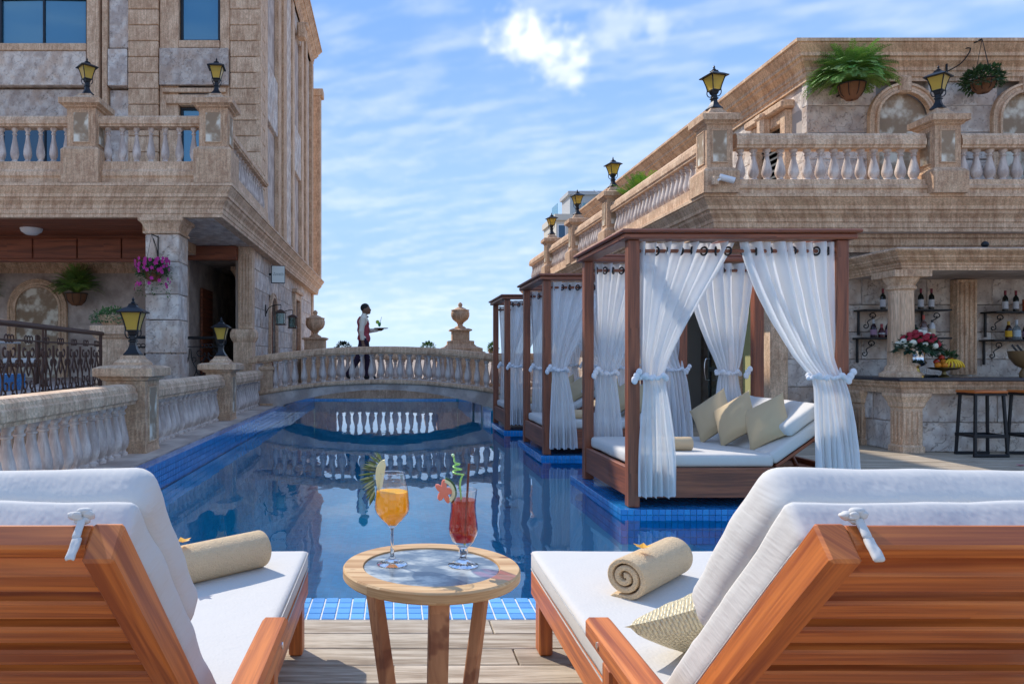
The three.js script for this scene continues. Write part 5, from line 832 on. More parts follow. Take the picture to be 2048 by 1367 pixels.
// ---------- bar ----------
{
  const b = thing('bar', 'stone bar counter with canopy and column against the terrace wing', 'bar', [0, 0, 0]);
  const x0 = 6.86, x1 = 12.5, zf = -9.98, zb = -11.28, top = 0.8;
  part('counter_top', [cspan(x0 - 0.12, x1, top - 0.035, top + 0.012, zf + 0.14, zf - 0.45, 0.01), cspan(x0 - 0.12, x0 + 0.42, top - 0.035, top + 0.012, zf - 0.452, zb, 0.01)], phy({ color: rgb(0.03, 0.033, 0.045), roughness: 0.25 }), b);
  part('counter_moulding', sweep(CORNICE(0.1, 0.17), planFrames([[x1, zf], [x0, zf], [x0, zb]], top - 0.206).map((f) => ({ ...f, o: f.o.map((v) => -v) }))), M.trim, b);
  const fw = sub(b, 'counter_wall', [x0 + 0.26, 0, zf - 0.05]); blockWall(fw, x1 - x0 - 0.26, -0.2, 0.6, 2, 0.95, 0.12, [], 'stone_block', 4);
  const sw = sub(b, 'counter_side', [x0 + 0.05, 0, zb], -Math.PI / 2); blockWall(sw, 1.02, -0.2, 0.6, 2, 0.6, 0.12, [], 'stone_block', 6);
  part('counter_core', [span(x0 + 0.1, x1, -0.2, 0.6, zf - 0.17, zf - 0.4), span(x0 + 0.17, x0 + 0.36, -0.2, 0.6, zf - 0.4, zb)], M.joint, b);
  for (const [x, z, w, d] of [[x0 + 0.13, zf - 0.1, 0.26, 0.26], [x0 + 0.1, zb + 0.32, 0.2, 0.24]]) {
    part('pilaster', [squareProfile([[0.02, -0.2], [0.02, -0.12], [0, -0.1], [0, 0.4], [0.02, 0.42], [0.03, 0.48], [0.07, 0.56], [0.07, 0.6]], w, d).translate(x, 0, z)], M.trim, b);
    part('flutes', [...[-1, 0, 1].map((k) => cbox(w * 0.14, 0.44, 0.02, 0.006, x + k * w * 0.28, 0.14, z + d / 2 + 0.006)), ...[-1, 0, 1].map((k) => cbox(0.02, 0.44, d * 0.14, 0.006, x - w / 2 - 0.006, 0.14, z + k * d * 0.28))], M.trim, b);
  }
  // canopy on a round column
  part('canopy', sweep(CORNICE(0.28, 0.26), planFrames([[x1, zf - 0.02], [x0 + 0.02, zf - 0.02], [x0 + 0.02, zb + 0.02]], 2.26).map((f) => ({ ...f, o: f.o.map((v) => -v) }))), M.trim, b);
  part('canopy_slab', [span(x0 + 0.03, x1, 2.27, 2.52, zf - 0.03, zb + 0.02), cspan(x0 - 0.2, x1, 2.522, 2.54, zf + 0.2, zb + 0.02, 0.004)], M.plaster, b);
  part('column', [lathe([[0.001, 0.815], [0.26, 0.815], [0.26, 0.86], [0.2, 0.9], [0.19, 0.95], [0.165, 0.98], [0.16, 1.2], [0.15, 1.95], [0.15, 2.0], [0.18, 2.02], [0.18, 2.05], [0.16, 2.07], [0.2, 2.13], [0.22, 2.18], [0.001, 2.18]], 28).translate(x0 + 0.14, 0, zf - 0.22), box(0.5, 0.09, 0.5, x0 + 0.14, 2.22, zf - 0.22)], M.trim, b);
  part('wall_pilaster', [cspan(8.5, 8.8, 0.82, 2.26, -11.14, -11.3, 0.01), ...[0, 1, 2, 3].map((k) => cbox(0.03, 1.36, 0.03, 0.008, 8.54 + k * 0.073, 1.53, -11.13))], M.trim, b);
  const cam = thing('canopy_camera', 'tiny black camera on top of the bar canopy', 'camera', [8.0, 2.54, -10.0]); part('base', lathe([[0.001, 0], [0.05, 0], [0.05, 0.02], [0.02, 0.04]], 12), M.blackMetal, cam); part('head', [new THREE.SphereGeometry(0.045, 12, 8).translate(0, 0.07, 0)], M.blackMetal, cam);
}
function shelf(x0, x1, y, label) {
  const t = thing('wall_shelf', label, 'shelf', [0, 0, 0], 0, 'black bar shelves'); part('board', cspan(x0, x1, y - 0.025, y, -10.98, -11.285, 0.004), M.iron, t);
  for (const x of [x0 + 0.06, x1 - 0.25].filter((v) => v < 9.4)) part('bracket', [cbox(0.03, 0.36, 0.03, 0.004, x, y - 0.2, -11.26), tube([...spiral2(x + 0.17, y - 0.09, 0.055, 0, 1, 12, 1).reverse(), [x + 0.1, y - 0.18], ...spiral2(x + 0.07, y - 0.24, 0.045, 0.3, 1, 12, -1)].map(([a, c]) => [a, c, -11.2]), 0.008, 5, 40)], M.iron, t);
}
shelf(7.02, 8.3, 1.8, 'upper black shelf behind the bar column with three wine bottles'); shelf(7.0, 8.3, 1.38, 'lower black shelf behind the bar column with assorted spirits');
shelf(8.95, 10.4, 1.77, 'upper black shelf beyond the fluted pilaster'); shelf(8.93, 10.4, 1.35, 'lower black shelf beyond the fluted pilaster');
function bottle(x, y, kind, label) {
  const K = { wine: { p: [[0.001, 0], [0.036, 0], [0.037, 0.01], [0.037, 0.19], [0.03, 0.215], [0.015, 0.235], [0.0145, 0.31], [0.001, 0.312]], c: [0.008, 0.014, 0.012], lab: [0.6, 0.6, 0.62], cap: [0.22, 0.02, 0.03] }, dark: { p: [[0.001, 0], [0.042, 0], [0.043, 0.01], [0.043, 0.13], [0.03, 0.18], [0.014, 0.21], [0.014, 0.27], [0.001, 0.272]], c: [0.02, 0.01, 0.018], lab: [0.35, 0.2, 0.28], cap: [0.5, 0.5, 0.5] }, squat: { p: [[0.001, 0], [0.045, 0], [0.047, 0.02], [0.045, 0.08], [0.025, 0.13], [0.016, 0.15], [0.016, 0.2], [0.001, 0.202]], c: [0.08, 0.01, 0.015], lab: [0.5, 0.5, 0.5], cap: [0.35, 0.04, 0.04] }, green: { p: [[0.001, 0], [0.05, 0], [0.052, 0.01], [0.052, 0.11], [0.04, 0.14], [0.014, 0.155], [0.014, 0.19], [0.001, 0.192]], c: [0.01, 0.04, 0.02], lab: [0.6, 0.6, 0.45], cap: [0.02, 0.02, 0.02] }, rose: { p: [[0.001, 0], [0.045, 0], [0.046, 0.01], [0.046, 0.2], [0.035, 0.235], [0.016, 0.25], [0.016, 0.33], [0.001, 0.332]], c: [0.6, 0.42, 0.38], lab: [0.6, 0.55, 0.55], cap: [0.6, 0.1, 0.06] }, pale: { p: [[0.001, 0], [0.04, 0], [0.041, 0.01], [0.041, 0.14], [0.035, 0.19], [0.018, 0.22], [0.016, 0.26], [0.001, 0.262]], c: [0.68, 0.69, 0.7], lab: [0.72, 0.6, 0.4], cap: [0.02, 0.02, 0.02] }, yellow: { p: [[0.001, 0], [0.042, 0], [0.043, 0.01], [0.043, 0.14], [0.032, 0.19], [0.016, 0.22], [0.016, 0.27], [0.001, 0.272]], c: [0.03, 0.012, 0.01], lab: [0.75, 0.42, 0.02], cap: [0.6, 0.35, 0.03] }, clear: { p: [[0.001, 0], [0.05, 0], [0.052, 0.01], [0.052, 0.15], [0.04, 0.19], [0.017, 0.21], [0.017, 0.29], [0.001, 0.292]], c: [0.6, 0.68, 0.72], lab: [0.45, 0.55, 0.6], cap: [0.55, 0.57, 0.6] }, red: { p: [[0.001, 0], [0.05, 0], [0.05, 0.15], [0.02, 0.18], [0.001, 0.182]], c: [0.4, 0.06, 0.02], lab: [0.4, 0.1, 0.05], cap: [0.3, 0.05, 0.02] } }[kind];
  const t = thing('bottle', label, 'bottle', [x, y + 0.001, -11.12], 0, 'bottles on the bar shelves'), see = ['rose', 'clear'].includes(kind), neck = K.p[K.p.length - 2], R = Math.max(...K.p.map((q) => q[0]));
  part('glass_body', lathe(K.p, 18), phy({ color: rgb(...K.c), roughness: 0.08, ...(see ? { transmission: 0.85, thickness: 0 } : {}) }), t);
  part('label', lathe([[R + 0.0012, K.p[2][1] + 0.03], [R + 0.0012, Math.min(0.15, K.p[3][1] - 0.01)]], 18), std({ color: rgb(...K.lab), roughness: 0.7 }), t);
  part('cap', lathe([[neck[0] + 0.0015, neck[1] - 0.06], [neck[0] + 0.002, neck[1] + 0.004], [0.001, neck[1] + 0.006]], 14), std({ color: rgb(...K.cap), roughness: 0.5 }), t);
}
[[7.29, 1.8, 'wine', 'red capped wine bottle alone on the upper shelf left of the column'], [7.86, 1.8, 'wine', 'red capped wine bottle right beside the column on the upper shelf'], [8.02, 1.8, 'wine', 'red capped wine bottle at the pilaster end of the upper shelf'],
  [7.15, 1.38, 'dark', 'dark liqueur bottle with white cap at the end of the lower shelf'], [7.27, 1.38, 'squat', 'squat dark red bottle on the lower shelf beside the column'], [7.37, 1.38, 'dark', 'black bottle on the lower shelf half behind the column'], [7.78, 1.38, 'green', 'flat shouldered dark green bottle behind the roses'], [7.9, 1.38, 'rose', 'tall clear bottle with copper cap behind the roses'], [8.03, 1.38, 'pale', 'opaque white bottle with black cap on the lower shelf'],
  [9.13, 1.77, 'wine', 'wine bottle with brown cap on the upper shelf past the pilaster'], [9.29, 1.77, 'wine', 'wine bottle with purple cap on the upper shelf past the pilaster'], [9.45, 1.77, 'red', 'stubby orange red bottle on the upper shelf past the pilaster'], [9.18, 1.35, 'yellow', 'bottle with bright yellow label on the lower shelf'], [9.3, 1.35, 'clear', 'wide clear glass bottle on the lower shelf past the pilaster'], [9.44, 1.35, 'dark', 'dark bottle with grey cap beside the wide clear bottle']].forEach((a) => bottle(a[0] + 0.07, ...a.slice(1)));
{ // on the counter
  const v = thing('flower_vase', 'silver vase of red and white roses on the bar counter', 'vase', [7.12, 0.813, -10.06]);
  part('foot', lathe([[0.001, 0], [0.075, 0], [0.075, 0.02], [0.05, 0.04], [0.03, 0.08], [0.022, 0.11], [0.03, 0.125]], 22), std({ color: rgb(0.55, 0.34, 0.08), metalness: 1, roughness: 0.25 }), v);
  part('vessel', lathe([[0.02, 0.12], [0.07, 0.14], [0.1, 0.17], [0.085, 0.195], [0.075, 0.22], [0.08, 0.27], [0.1, 0.32], [0.13, 0.345], [0.12, 0.345], [0.07, 0.28]], 26), M.chrome, v);
  part('foliage', [bushGeo(0.24, 0.1, 0.2, 500, 0.09, 61, [0.015, 0.07, 0.025]).translate(0, 0.35, 0), fernGeo(0.26, 16, 62, 0.1, 0.7, [0.02, 0.09, 0.03]).translate(0, 0.35, 0)], M.leaf, v);
  const r = rng(5), rose = [jiggle(new THREE.IcosahedronGeometry(0.036, 2), 0.012, 45, 1), new THREE.TorusGeometry(0.02, 0.008, 5, 12).rotateX(Math.PI / 2).translate(0, 0.026, 0), new THREE.TorusGeometry(0.01, 0.006, 5, 10).rotateX(Math.PI / 2).translate(0, 0.032, 0)], rg = G(rose.map((g) => { g.deleteAttribute?.('uv'); return g; })), red = std({ color: rgb(0.32, 0.01, 0.025), roughness: 0.7 }), wh = std({ color: rgb(0.75, 0.73, 0.58), roughness: 0.7 });
  for (let i = 0; i < 46; i++) { const a = i * 2.39996, e = Math.acos(1 - (i + 0.5) / 46 * 0.95), p = [Math.cos(a) * Math.sin(e) * 0.21, 0.36 + Math.cos(e) * 0.17, Math.sin(a) * Math.sin(e) * 0.19]; const m = part('rose', rg, (i * 7) % 5 < 2 ? wh : red, v, p); m.rotation.set(Math.sin(a) * e * 0.8, r() * 6, -Math.cos(a) * e * 0.8); m.scale.setScalar(0.85 + r() * 0.35); }
  v.scale.setScalar(1.14);
  const f = thing('fruit_stand', 'brass footed dish heaped with bananas oranges and apples', 'fruit stand', [7.46, 0.813, -10.02]);
  const brass = std({ color: rgb(0.2, 0.15, 0.06), metalness: 0.9, roughness: 0.35 });
  part('dish', lathe([[0.001, 0], [0.07, 0], [0.06, 0.02], [0.03, 0.04], [0.022, 0.08], [0.05, 0.095], [0.15, 0.11], [0.19, 0.13], [0.185, 0.135], [0.13, 0.12], [0.001, 0.11]], 28), brass, f);
  const or = std({ color: rgb(0.75, 0.24, 0.01), roughness: 0.5, bumpMap: rep(terryBump, 4), bumpScale: 0.003 }), ap = std({ color: rgb(0.5, 0.04, 0.015), roughness: 0.35 }), ye = std({ color: rgb(0.78, 0.5, 0.02), roughness: 0.5 });
  for (const [x, y, z, s, m, n] of [[-0.12, 0.165, 0.05, 0.042, or, 'orange'], [-0.05, 0.165, 0.08, 0.04, or, 'orange'], [0.08, 0.235, 0.0, 0.045, or, 'orange'], [-0.02, 0.27, -0.02, 0.038, ap, 'apple'], [-0.09, 0.21, -0.02, 0.037, ap, 'apple'], [0.02, 0.17, -0.08, 0.042, or, 'orange'], [-0.02, 0.21, 0.02, 0.04, or, 'orange'], [0.1, 0.17, -0.06, 0.04, ap, 'apple']]) part(n, new THREE.SphereGeometry(s, 18, 14).scale(1, 0.94, 1), m, f, [x, y, z]);
  for (let i = 0; i < 7; i++) { const x = -0.02 + i * 0.03, q = (i - 3) * 0.012; const g = tube([[0.07 + (x - 0.07) * 0.5, 0.24, 0.05], [x + q * 0.3, 0.205, 0.1 - Math.abs(q) * 0.5], [x + q, 0.165, 0.125 - Math.abs(q)], [x + q * 1.3, 0.14, 0.115 - Math.abs(q)]], 0.0125, 7, 10); part('banana', g, ye, f); }
  part('leaves', bushGeo(0.1, 0.07, 0.06, 120, 0.07, 71, [0.03, 0.1, 0.02]).translate(0.08, 0.27, -0.04), M.leaf, f);
  const wb = thing('wooden_bowl', 'brown salad bowl with black servers on the bar counter', 'bowl', [8.62, 0.813, -10.1]); part('bowl', lathe([[0.001, 0.0], [0.06, 0], [0.06, 0.06], [0.03, 0.12], [0.1, 0.16], [0.17, 0.26], [0.19, 0.36], [0.18, 0.36], [0.15, 0.26], [0.001, 0.2]], 26), std({ color: rgb(0.2, 0.12, 0.05), roughness: 0.5 }), wb); for (const a of [-0.1, -0.03]) part('server', cbox(0.03, 0.16, 0.01, 0.004).rotateZ(0.7).translate(a - 0.05, 0.38, 0.03), M.blackMetal, wb);
  const tray = thing('bar_tray', 'black drip tray with glasses behind the vase', 'tray', [7.3, 0.813, -10.2]); part('tray_base', cbox(0.3, 0.03, 0.2, 0.008, 0, 0.016, 0), M.blackMetal, tray); for (const x of [-0.06, 0.04]) part('tumbler', lathe([[0.001, 0.034], [0.028, 0.034], [0.033, 0.11], [0.031, 0.11], [0.026, 0.04]], 16), M.glass, tray, [x, 0, 0]);
}
function stool(x, z, label) {
  const t = thing('bar_stool', label, 'stool', [x, -0.2, z], 0, 'black bar stools'), w = 0.2, d = 0.16;
  part('seat', cbox(0.44, 0.035, 0.34, 0.012, 0, 0.84, 0), M.teak, t); part('seat_frame', cbox(0.42, 0.03, 0.32, 0.006, 0, 0.806, 0), M.blackMetal, t);
  for (const sx of [-1, 1]) for (const sz of [-1, 1]) part('leg', metric(bar([sx * 0.18, 0.79, sz * 0.13], [sx * 0.21, 0.04, sz * 0.16], 0.032)), M.blackMetal, t);
  for (const sz of [-1, 1]) { part('foot_rail', cbox(0.46, 0.045, 0.03, 0.006, 0, 0.27, sz * 0.15), M.blackMetal, t); part('base_rail', cbox(0.46, 0.04, 0.04, 0.008, 0, 0.021, sz * 0.16), M.blackMetal, t); }
  for (const sx of [-1, 1]) part('side_rail', cbox(0.03, 0.04, 0.3, 0.006, sx * 0.2, 0.27, 0), M.blackMetal, t);
}
function bar(a, b, w, d = w) { const A = new THREE.Vector3(...a), B = new THREE.Vector3(...b), L = A.distanceTo(B), g = cbox(w, L, d, Math.min(w, d) * 0.12); g.applyQuaternion(new THREE.Quaternion().setFromUnitVectors(new THREE.Vector3(0, 1, 0), B.clone().sub(A).normalize())); g.translate(...A.add(B).multiplyScalar(0.5).toArray()); return g; }
stool(7.68, -9.66, 'black metal bar stool with wooden seat in front of the counter pilaster'); stool(8.36, -9.66, 'black metal bar stool further along the counter, under the wooden bowl');
single('fallen_petal', leafGeo(...(() => { const L = [], C = []; for (const a of [0.2, 2.2, 4.4]) leafQuad(L, C, new THREE.Vector3(0, 0.004, 0), new THREE.Vector3(Math.cos(a), 0.25, Math.sin(a)).normalize(), new THREE.Vector3(0, 1, 0), 0.05, 0.025, [0.5, 0.02, 0.12]); return [L, C]; })()), M.leaf, 'single magenta petal fallen on the sunlit deck by the bar', 'petal', [7.42, -0.198, -8.75]);
single('under_counter_fridge', [cbox(0.3, 0.62, 0.5, 0.01, 0, 0.31, 0)], M.blackMetal, 'black box fridge in the gap beside the bar', 'fridge', [6.5, -0.199, -10.95]);

// ---------- loungers ----------
function makeLounger() {
  // local origin: on the deck under the seat's left edge at the camera end of the frame; x 0..0.75, far end at z = -1.55 (d = 2.85)
  const t = thing('sun_lounger', '', 'sun lounger', [0, 0, 0], 0, 'wooden sun loungers facing the pool');
  const W = 0.75, zf = -2.85, zh = -1.46;                        // far end, hinge
  const seatY = 0.275;
  for (const x of [0.02, W - 0.02]) part('side_rail', along(cbox(0.045, 0.095, 1.98, 0.006, x, seatY - 0.042, zf + 0.99 + 0.01), 'z'), M.teak, t);
  part('end_rail', cbox(W - 0.09, 0.09, 0.04, 0.006, W / 2, seatY - 0.045, zf + 0.03), M.teak, t);
  for (let i = 0; i < 8; i++) part('seat_slat', cbox(W - 0.092, 0.018, 0.1, 0.004, W / 2, seatY - 0.012, zf + 0.12 + i * 0.155), M.teak2, t);
  for (const x of [0.03, W - 0.03]) { part('leg', along(cbox(0.05, 0.235, 0.075, 0.006, x, 0.118, zf + 0.1), 'y'), M.teak2, t); part('leg', along(cbox(0.05, 0.235, 0.075, 0.006, x, 0.118, zf + 1.86), 'y'), M.teak2, t); }
  part('stretcher', cbox(W - 0.11, 0.05, 0.03, 0.005, W / 2, 0.12, zf + 0.1), M.teak2, t);
  for (const x of [-0.058, W + 0.058]) { const s = Math.sign(x - W / 2); part('armrest', along(cbox(0.06, 0.05, 0.95, 0.008, x, 0.475, -1.71 + 0.475), 'z'), M.teak, t); part('arm_post', along(cbox(0.045, 0.26, 0.06, 0.006, x + s * 0.002, 0.32, -1.56), 'y'), M.teak2, t); part('arm_post', along(cbox(0.045, 0.44, 0.06, 0.006, x + s * 0.002, 0.23, -0.86), 'y'), M.teak2, t); part('bolt', [new THREE.CylinderGeometry(0.008, 0.008, 0.004, 10).rotateZ(Math.PI / 2).translate(x + s * 0.031, 0.475, -1.6)], M.chrome, t); }
  part('seat_cushion', jiggle(softBox(W, 0.075, -zf + zh + 0.1, 0.013, 0.02), 0.003, 4, 1).translate(W / 2, seatY + 0.0385, (zf + zh) / 2 + 0.04), M.cloth, t);
  // reclining back, at 45 degrees: built lying along +z from the hinge, then raised
  const up = (g) => g.rotateX(-Math.PI / 4).translate(0, 0.41, zh), BL = 0.672, B0 = -0.14;
  for (const x of [0.047, W - 0.047]) part('back_post', up(along(cbox(0.042, 0.058, BL - B0, 0.004, x, -0.036, (BL + B0) / 2), 'z')), M.teak, t);
  part('top_rail', up(cbox(W - 0.134, 0.036, 0.03, 0.004, W / 2, -0.024, BL - 0.02)), M.teak, t);
  for (let i = 0; i < 9; i++) part('back_slat', up(along(cbox(W - 0.134, 0.03, 0.05, 0.004, W / 2, -0.043, BL - 0.072 - i * 0.08), 'x')), i % 2 ? M.teak2 : M.teak, t);
  part('back_cushion', up(jiggle(softBox(W - 0.08, 0.075, 0.79, 0.015, 0.013), 0.007, 8, 4).translate(W / 2, 0.037, 0.61 - 0.395)), M.cloth, t);
  { const loop = (w, d, y, cz) => { const r = 0.02, p = []; for (const [sx, sz] of [[1, 1], [-1, 1], [-1, -1], [1, -1]]) { const a0 = [[1, 1], [-1, 1], [-1, -1], [1, -1]].findIndex(([a, b]) => a === sx && b === sz) * Math.PI / 2; for (let k = 0; k <= 4; k++) { const a = a0 + k * Math.PI / 8; p.push([W / 2 + sx * (w / 2 - r) + Math.cos(a) * r, y, cz + sz * (d / 2 - r) + Math.sin(a) * r]); } } return tube(p, 0.0022, 6, 220, true); };
    part('piping', [up(loop(W - 0.081, 0.789, 0.002, 0.215)), loop(W + 0.002, -zf + zh + 0.102, seatY + 0.01, (zf + zh) / 2 + 0.04), loop(W + 0.002, -zf + zh + 0.102, seatY + 0.068, (zf + zh) / 2 + 0.04)], M.cloth, t); }
  part('head_pillow', up(jiggle(softBox(W - 0.08, 0.1, 0.42, 0.036, 0.012), 0.009, 6, 9).translate(W / 2, 0.112, 0.585 - 0.21)), M.cloth, t);
  for (const x of [0.084, W - 0.084]) part('tie', [...[0, 1, 2, 3, 4].map((k) => up(jiggle(new THREE.SphereGeometry(0.0075, 14, 10), 0.005, 90, k * 3 + x).scale(1.3, 0.7, 0.85).translate(x + [-0.009, 0.01, 0, 0.004, -0.005][k], 0.0 + [0.003, 0.002, -0.004, 0.006, -0.002][k], BL + 0.001 + [0, 0.003, -0.003, 0.005, 0.006][k]))), up(jiggle(softBox(0.011, 0.03, 0.005, 0.002, 0.004), 0.002, 60, x * 5).translate(x + 0.002, -0.018, BL + 0.003)), up(jiggle(softBox(0.013, 0.034, 0.006, 0.0025, 0.003), 0.003, 70, x * 3).translate(x + 0.003, -0.048, BL + 0.002))], M.cloth, t);
  return t;
}
function swapMap(g) { return g; }
for (const m of []) m;
const lounger = makeLounger(); lounger.position.set(0.53, 0, 0); lounger.userData.label = 'teak sun lounger with white cushions and a snakeskin pattern pillow';
const lounger2 = dup(lounger, [-1.08, 0, 0], 0, 'teak sun lounger with white cushions on the balustrade side of the table');
const towelBig = towelGeo(0.38, 0.07, 2.5);
function towelOn(x0, d0, x1, d1, label) {
  const t = thing('rolled_towel', label, 'towel', [(x0 + x1) / 2, 0.351, -(d0 + d1) / 2], Math.atan2(d1 - d0, x1 - x0), 'rolled towels on the loungers');
  part('roll', towelBig, M.towel, t);
  return t;
}
towelOn(0.71, 2.28, 0.97, 2.56, 'rolled beige towel on the lounger with the snakeskin pattern pillow');
towelOn(-0.75, 2.38, -0.47, 2.66, 'rolled beige towel on the lounger nearer the balustrade');
single('frangipani', flowerGeo(0.034), M.leaf, 'orange frangipani blossom on the towel near the snakeskin pattern pillow', 'flower', [0.79, 0.487, -2.345], 0.2);
single('frangipani', flowerGeo(0.034), M.leaf, 'orange frangipani blossom on the towel nearer the balustrade', 'flower', [-0.69, 0.487, -2.42], 1.1);
{ const p = single('gold_pillow', pillowGeo(0.46, 0.32, 0.15, 22, 6), M.gold, 'gold snakeskin pattern pillow against the lounger back', 'cushion', [0.86, 0.44, -1.69], 0); p.quaternion.setFromEuler(new THREE.Euler(-0.62, 0, 0)).multiply(new THREE.Quaternion().setFromEuler(new THREE.Euler(0, 0.62, 0))).multiply(new THREE.Quaternion().setFromEuler(new THREE.Euler(-Math.PI / 2, 0, 0))); p.position.set(0.85, 0.43, -1.83); }
{ const p = single('grey_pillow', pillowGeo(0.4, 0.3, 0.14, 18, 3), std({ color: rgb(0.36, 0.36, 0.36), roughness: 0.6, bumpMap: rep(scaleBump, 5), bumpScale: 0.008 }), 'grey pillow tucked against the lounger back near the balustrade', 'cushion', [-0.62, 0.43, -1.66], 0); p.quaternion.setFromEuler(new THREE.Euler(-0.62, 0, 0)).multiply(new THREE.Quaternion().setFromEuler(new THREE.Euler(0, -0.5, 0))).multiply(new THREE.Quaternion().setFromEuler(new THREE.Euler(-Math.PI / 2, 0, 0))); p.position.set(-0.72, 0.44, -1.7); }

// ---------- side table and drinks ----------
const metricK = (g) => { const n = g.attributes.normal.clone(); g = metric(g); g.setAttribute('normal', n); return g; };
const TX = 0.107, TZ = -2.1, TY = 0.507;
{
  const t = thing('side_table', 'round wooden side table with slate inlay between the loungers', 'table', [TX, 0, TZ]);
  part('table_ring', metricK(lathe([[0.1, TY - 0.032], [0.244, TY - 0.032], [0.25, TY - 0.026], [0.25, TY - 0.005], [0.246, TY], [0.194, TY], [0.193, TY - 0.006], [0.1, TY - 0.008]], 72, 0.5)), M.tableWood, t);
  part('slate_inlay', metricK(lathe([[0.001, TY - 0.004], [0.19, TY - 0.004], [0.1915, TY - 0.006]], 64)), M.slate, t);
  for (const an of [0.05, 2.15, 4.2]) { const c = Math.cos(an - Math.PI / 2), s = -Math.sin(an - Math.PI / 2); part('leg', along(bar([c * 0.2, TY - 0.034, s * 0.2], [c * 0.12, 0.003, s * 0.12], 0.052, 0.034), 'y'), M.legWood, t); }
  part('leg_brace', [cbox(0.2, 0.03, 0.03, 0.004, 0, TY - 0.06, 0), cbox(0.03, 0.028, 0.2, 0.004, 0, TY - 0.061, 0)], M.legWood, t);
}
function waist(o) { let k = 3, rmin = 9; for (let i = 3; i < o.length - 4; i++) if (o[i][0] < rmin && o[i][1] > 0.04) { rmin = o[i][0]; k = i; } return k; }
function glassThing(name, label, x, z, outer, inner, liquid, liquidMat, seg = 48) {
  const t = thing(name, label, 'drink', [x, TY - 0.0035, z]);
  const k = waist(outer) + 1, rim = outer[outer.length - 1]; part('stem', lathe([[0.0005, 0.0], ...outer.slice(1, k + 1), [0.0005, outer[k][1] + 0.0005]], seg, 1.2), M.solidGlass, t); part('bowl', lathe([...outer.slice(k), ...outer.slice(k + 1).map(([r, y]) => [r - 0.0009, y]).reverse()], seg, 1.2), M.glass, t); part('rim', new THREE.TorusGeometry(rim[0], 0.0009, 8, seg).rotateX(Math.PI / 2).translate(0, rim[1], 0), M.solidGlass, t); part('drink', lathe(liquid, seg, 1.2), liquidMat, t); return t;
}
{
  const o = [[0.001, 0.004], [0.043, 0.0], [0.044, 0.002], [0.03, 0.007], [0.012, 0.014], [0.006, 0.024], [0.0042, 0.05], [0.004, 0.095], [0.006, 0.104], [0.014, 0.111], [0.03, 0.127], [0.045, 0.146], [0.0495, 0.158], [0.0495, 0.175], [0.046, 0.21], [0.036, 0.262]];
  const t = glassThing('orange_juice_glass', 'tall wine glass of orange juice with a pineapple wedge', -0.004, -2.125, o, null, [[0.001, 0.1122], [0.0122, 0.1126], [0.0285, 0.1285], [0.0435, 0.147], [0.048, 0.158], [0.048, 0.175], [0.0448, 0.209], [0.001, 0.2095]], phy({ color: rgb(1.0, 0.58, 0.008), roughness: 1, transmission: 0.5, thickness: 0, specularIntensity: 0.2 }));
  const pg = new THREE.Group(); pg.name = 'pineapple_garnish'; t.add(pg); pg.position.set(-0.036, 0.252, 0.004);
  const sh = new THREE.Shape(); sh.moveTo(0.013, 0.046); sh.quadraticCurveTo(-0.004, 0.04, -0.009, 0.015); sh.quadraticCurveTo(-0.011, -0.015, -0.002, -0.04); sh.lineTo(0.006, -0.028); sh.quadraticCurveTo(0.011, 0.0, 0.016, 0.03); sh.closePath();
  part('flesh', toCreasedNormals(new THREE.ExtrudeGeometry(sh, { depth: 0.013, bevelEnabled: true, bevelSize: 0.002, bevelThickness: 0.002, bevelSegments: 2 }).translate(0, 0, -0.0065), 0.6), std({ color: rgb(0.8, 0.7, 0.36), roughness: 0.5 }), pg);
  const L = [], C = [], r = rng(14); for (let i = 0; i < 34; i++) { const q = i / 33, p = new THREE.Vector3(0.008 - 0.02 * Math.sin(Math.PI * 0.55 * Math.min(1, q * 1.6)), mix(0.046, -0.05, q), (r() - 0.5) * 0.014), an = mix(2.2, 4.35, Math.pow(q, 0.75)) + (r() - 0.5) * 0.3, n1 = 3, len = 0.022 + 0.03 * Math.sin(Math.min(1, q * 1.3 + 0.15) * Math.PI * 0.75); const c = [[0.2, 0.26, 0.07], [0.42, 0.42, 0.2], [0.11, 0.13, 0.08]][i % 3]; leafQuad(L, C, p, new THREE.Vector3(Math.cos(an), Math.sin(an), (r() - 0.5) * 0.6).normalize(), new THREE.Vector3(0.2, 0.5, 1).normalize(), len, 0.0034, c); } part('leaves', leafGeo(L, C), M.green, pg);
}
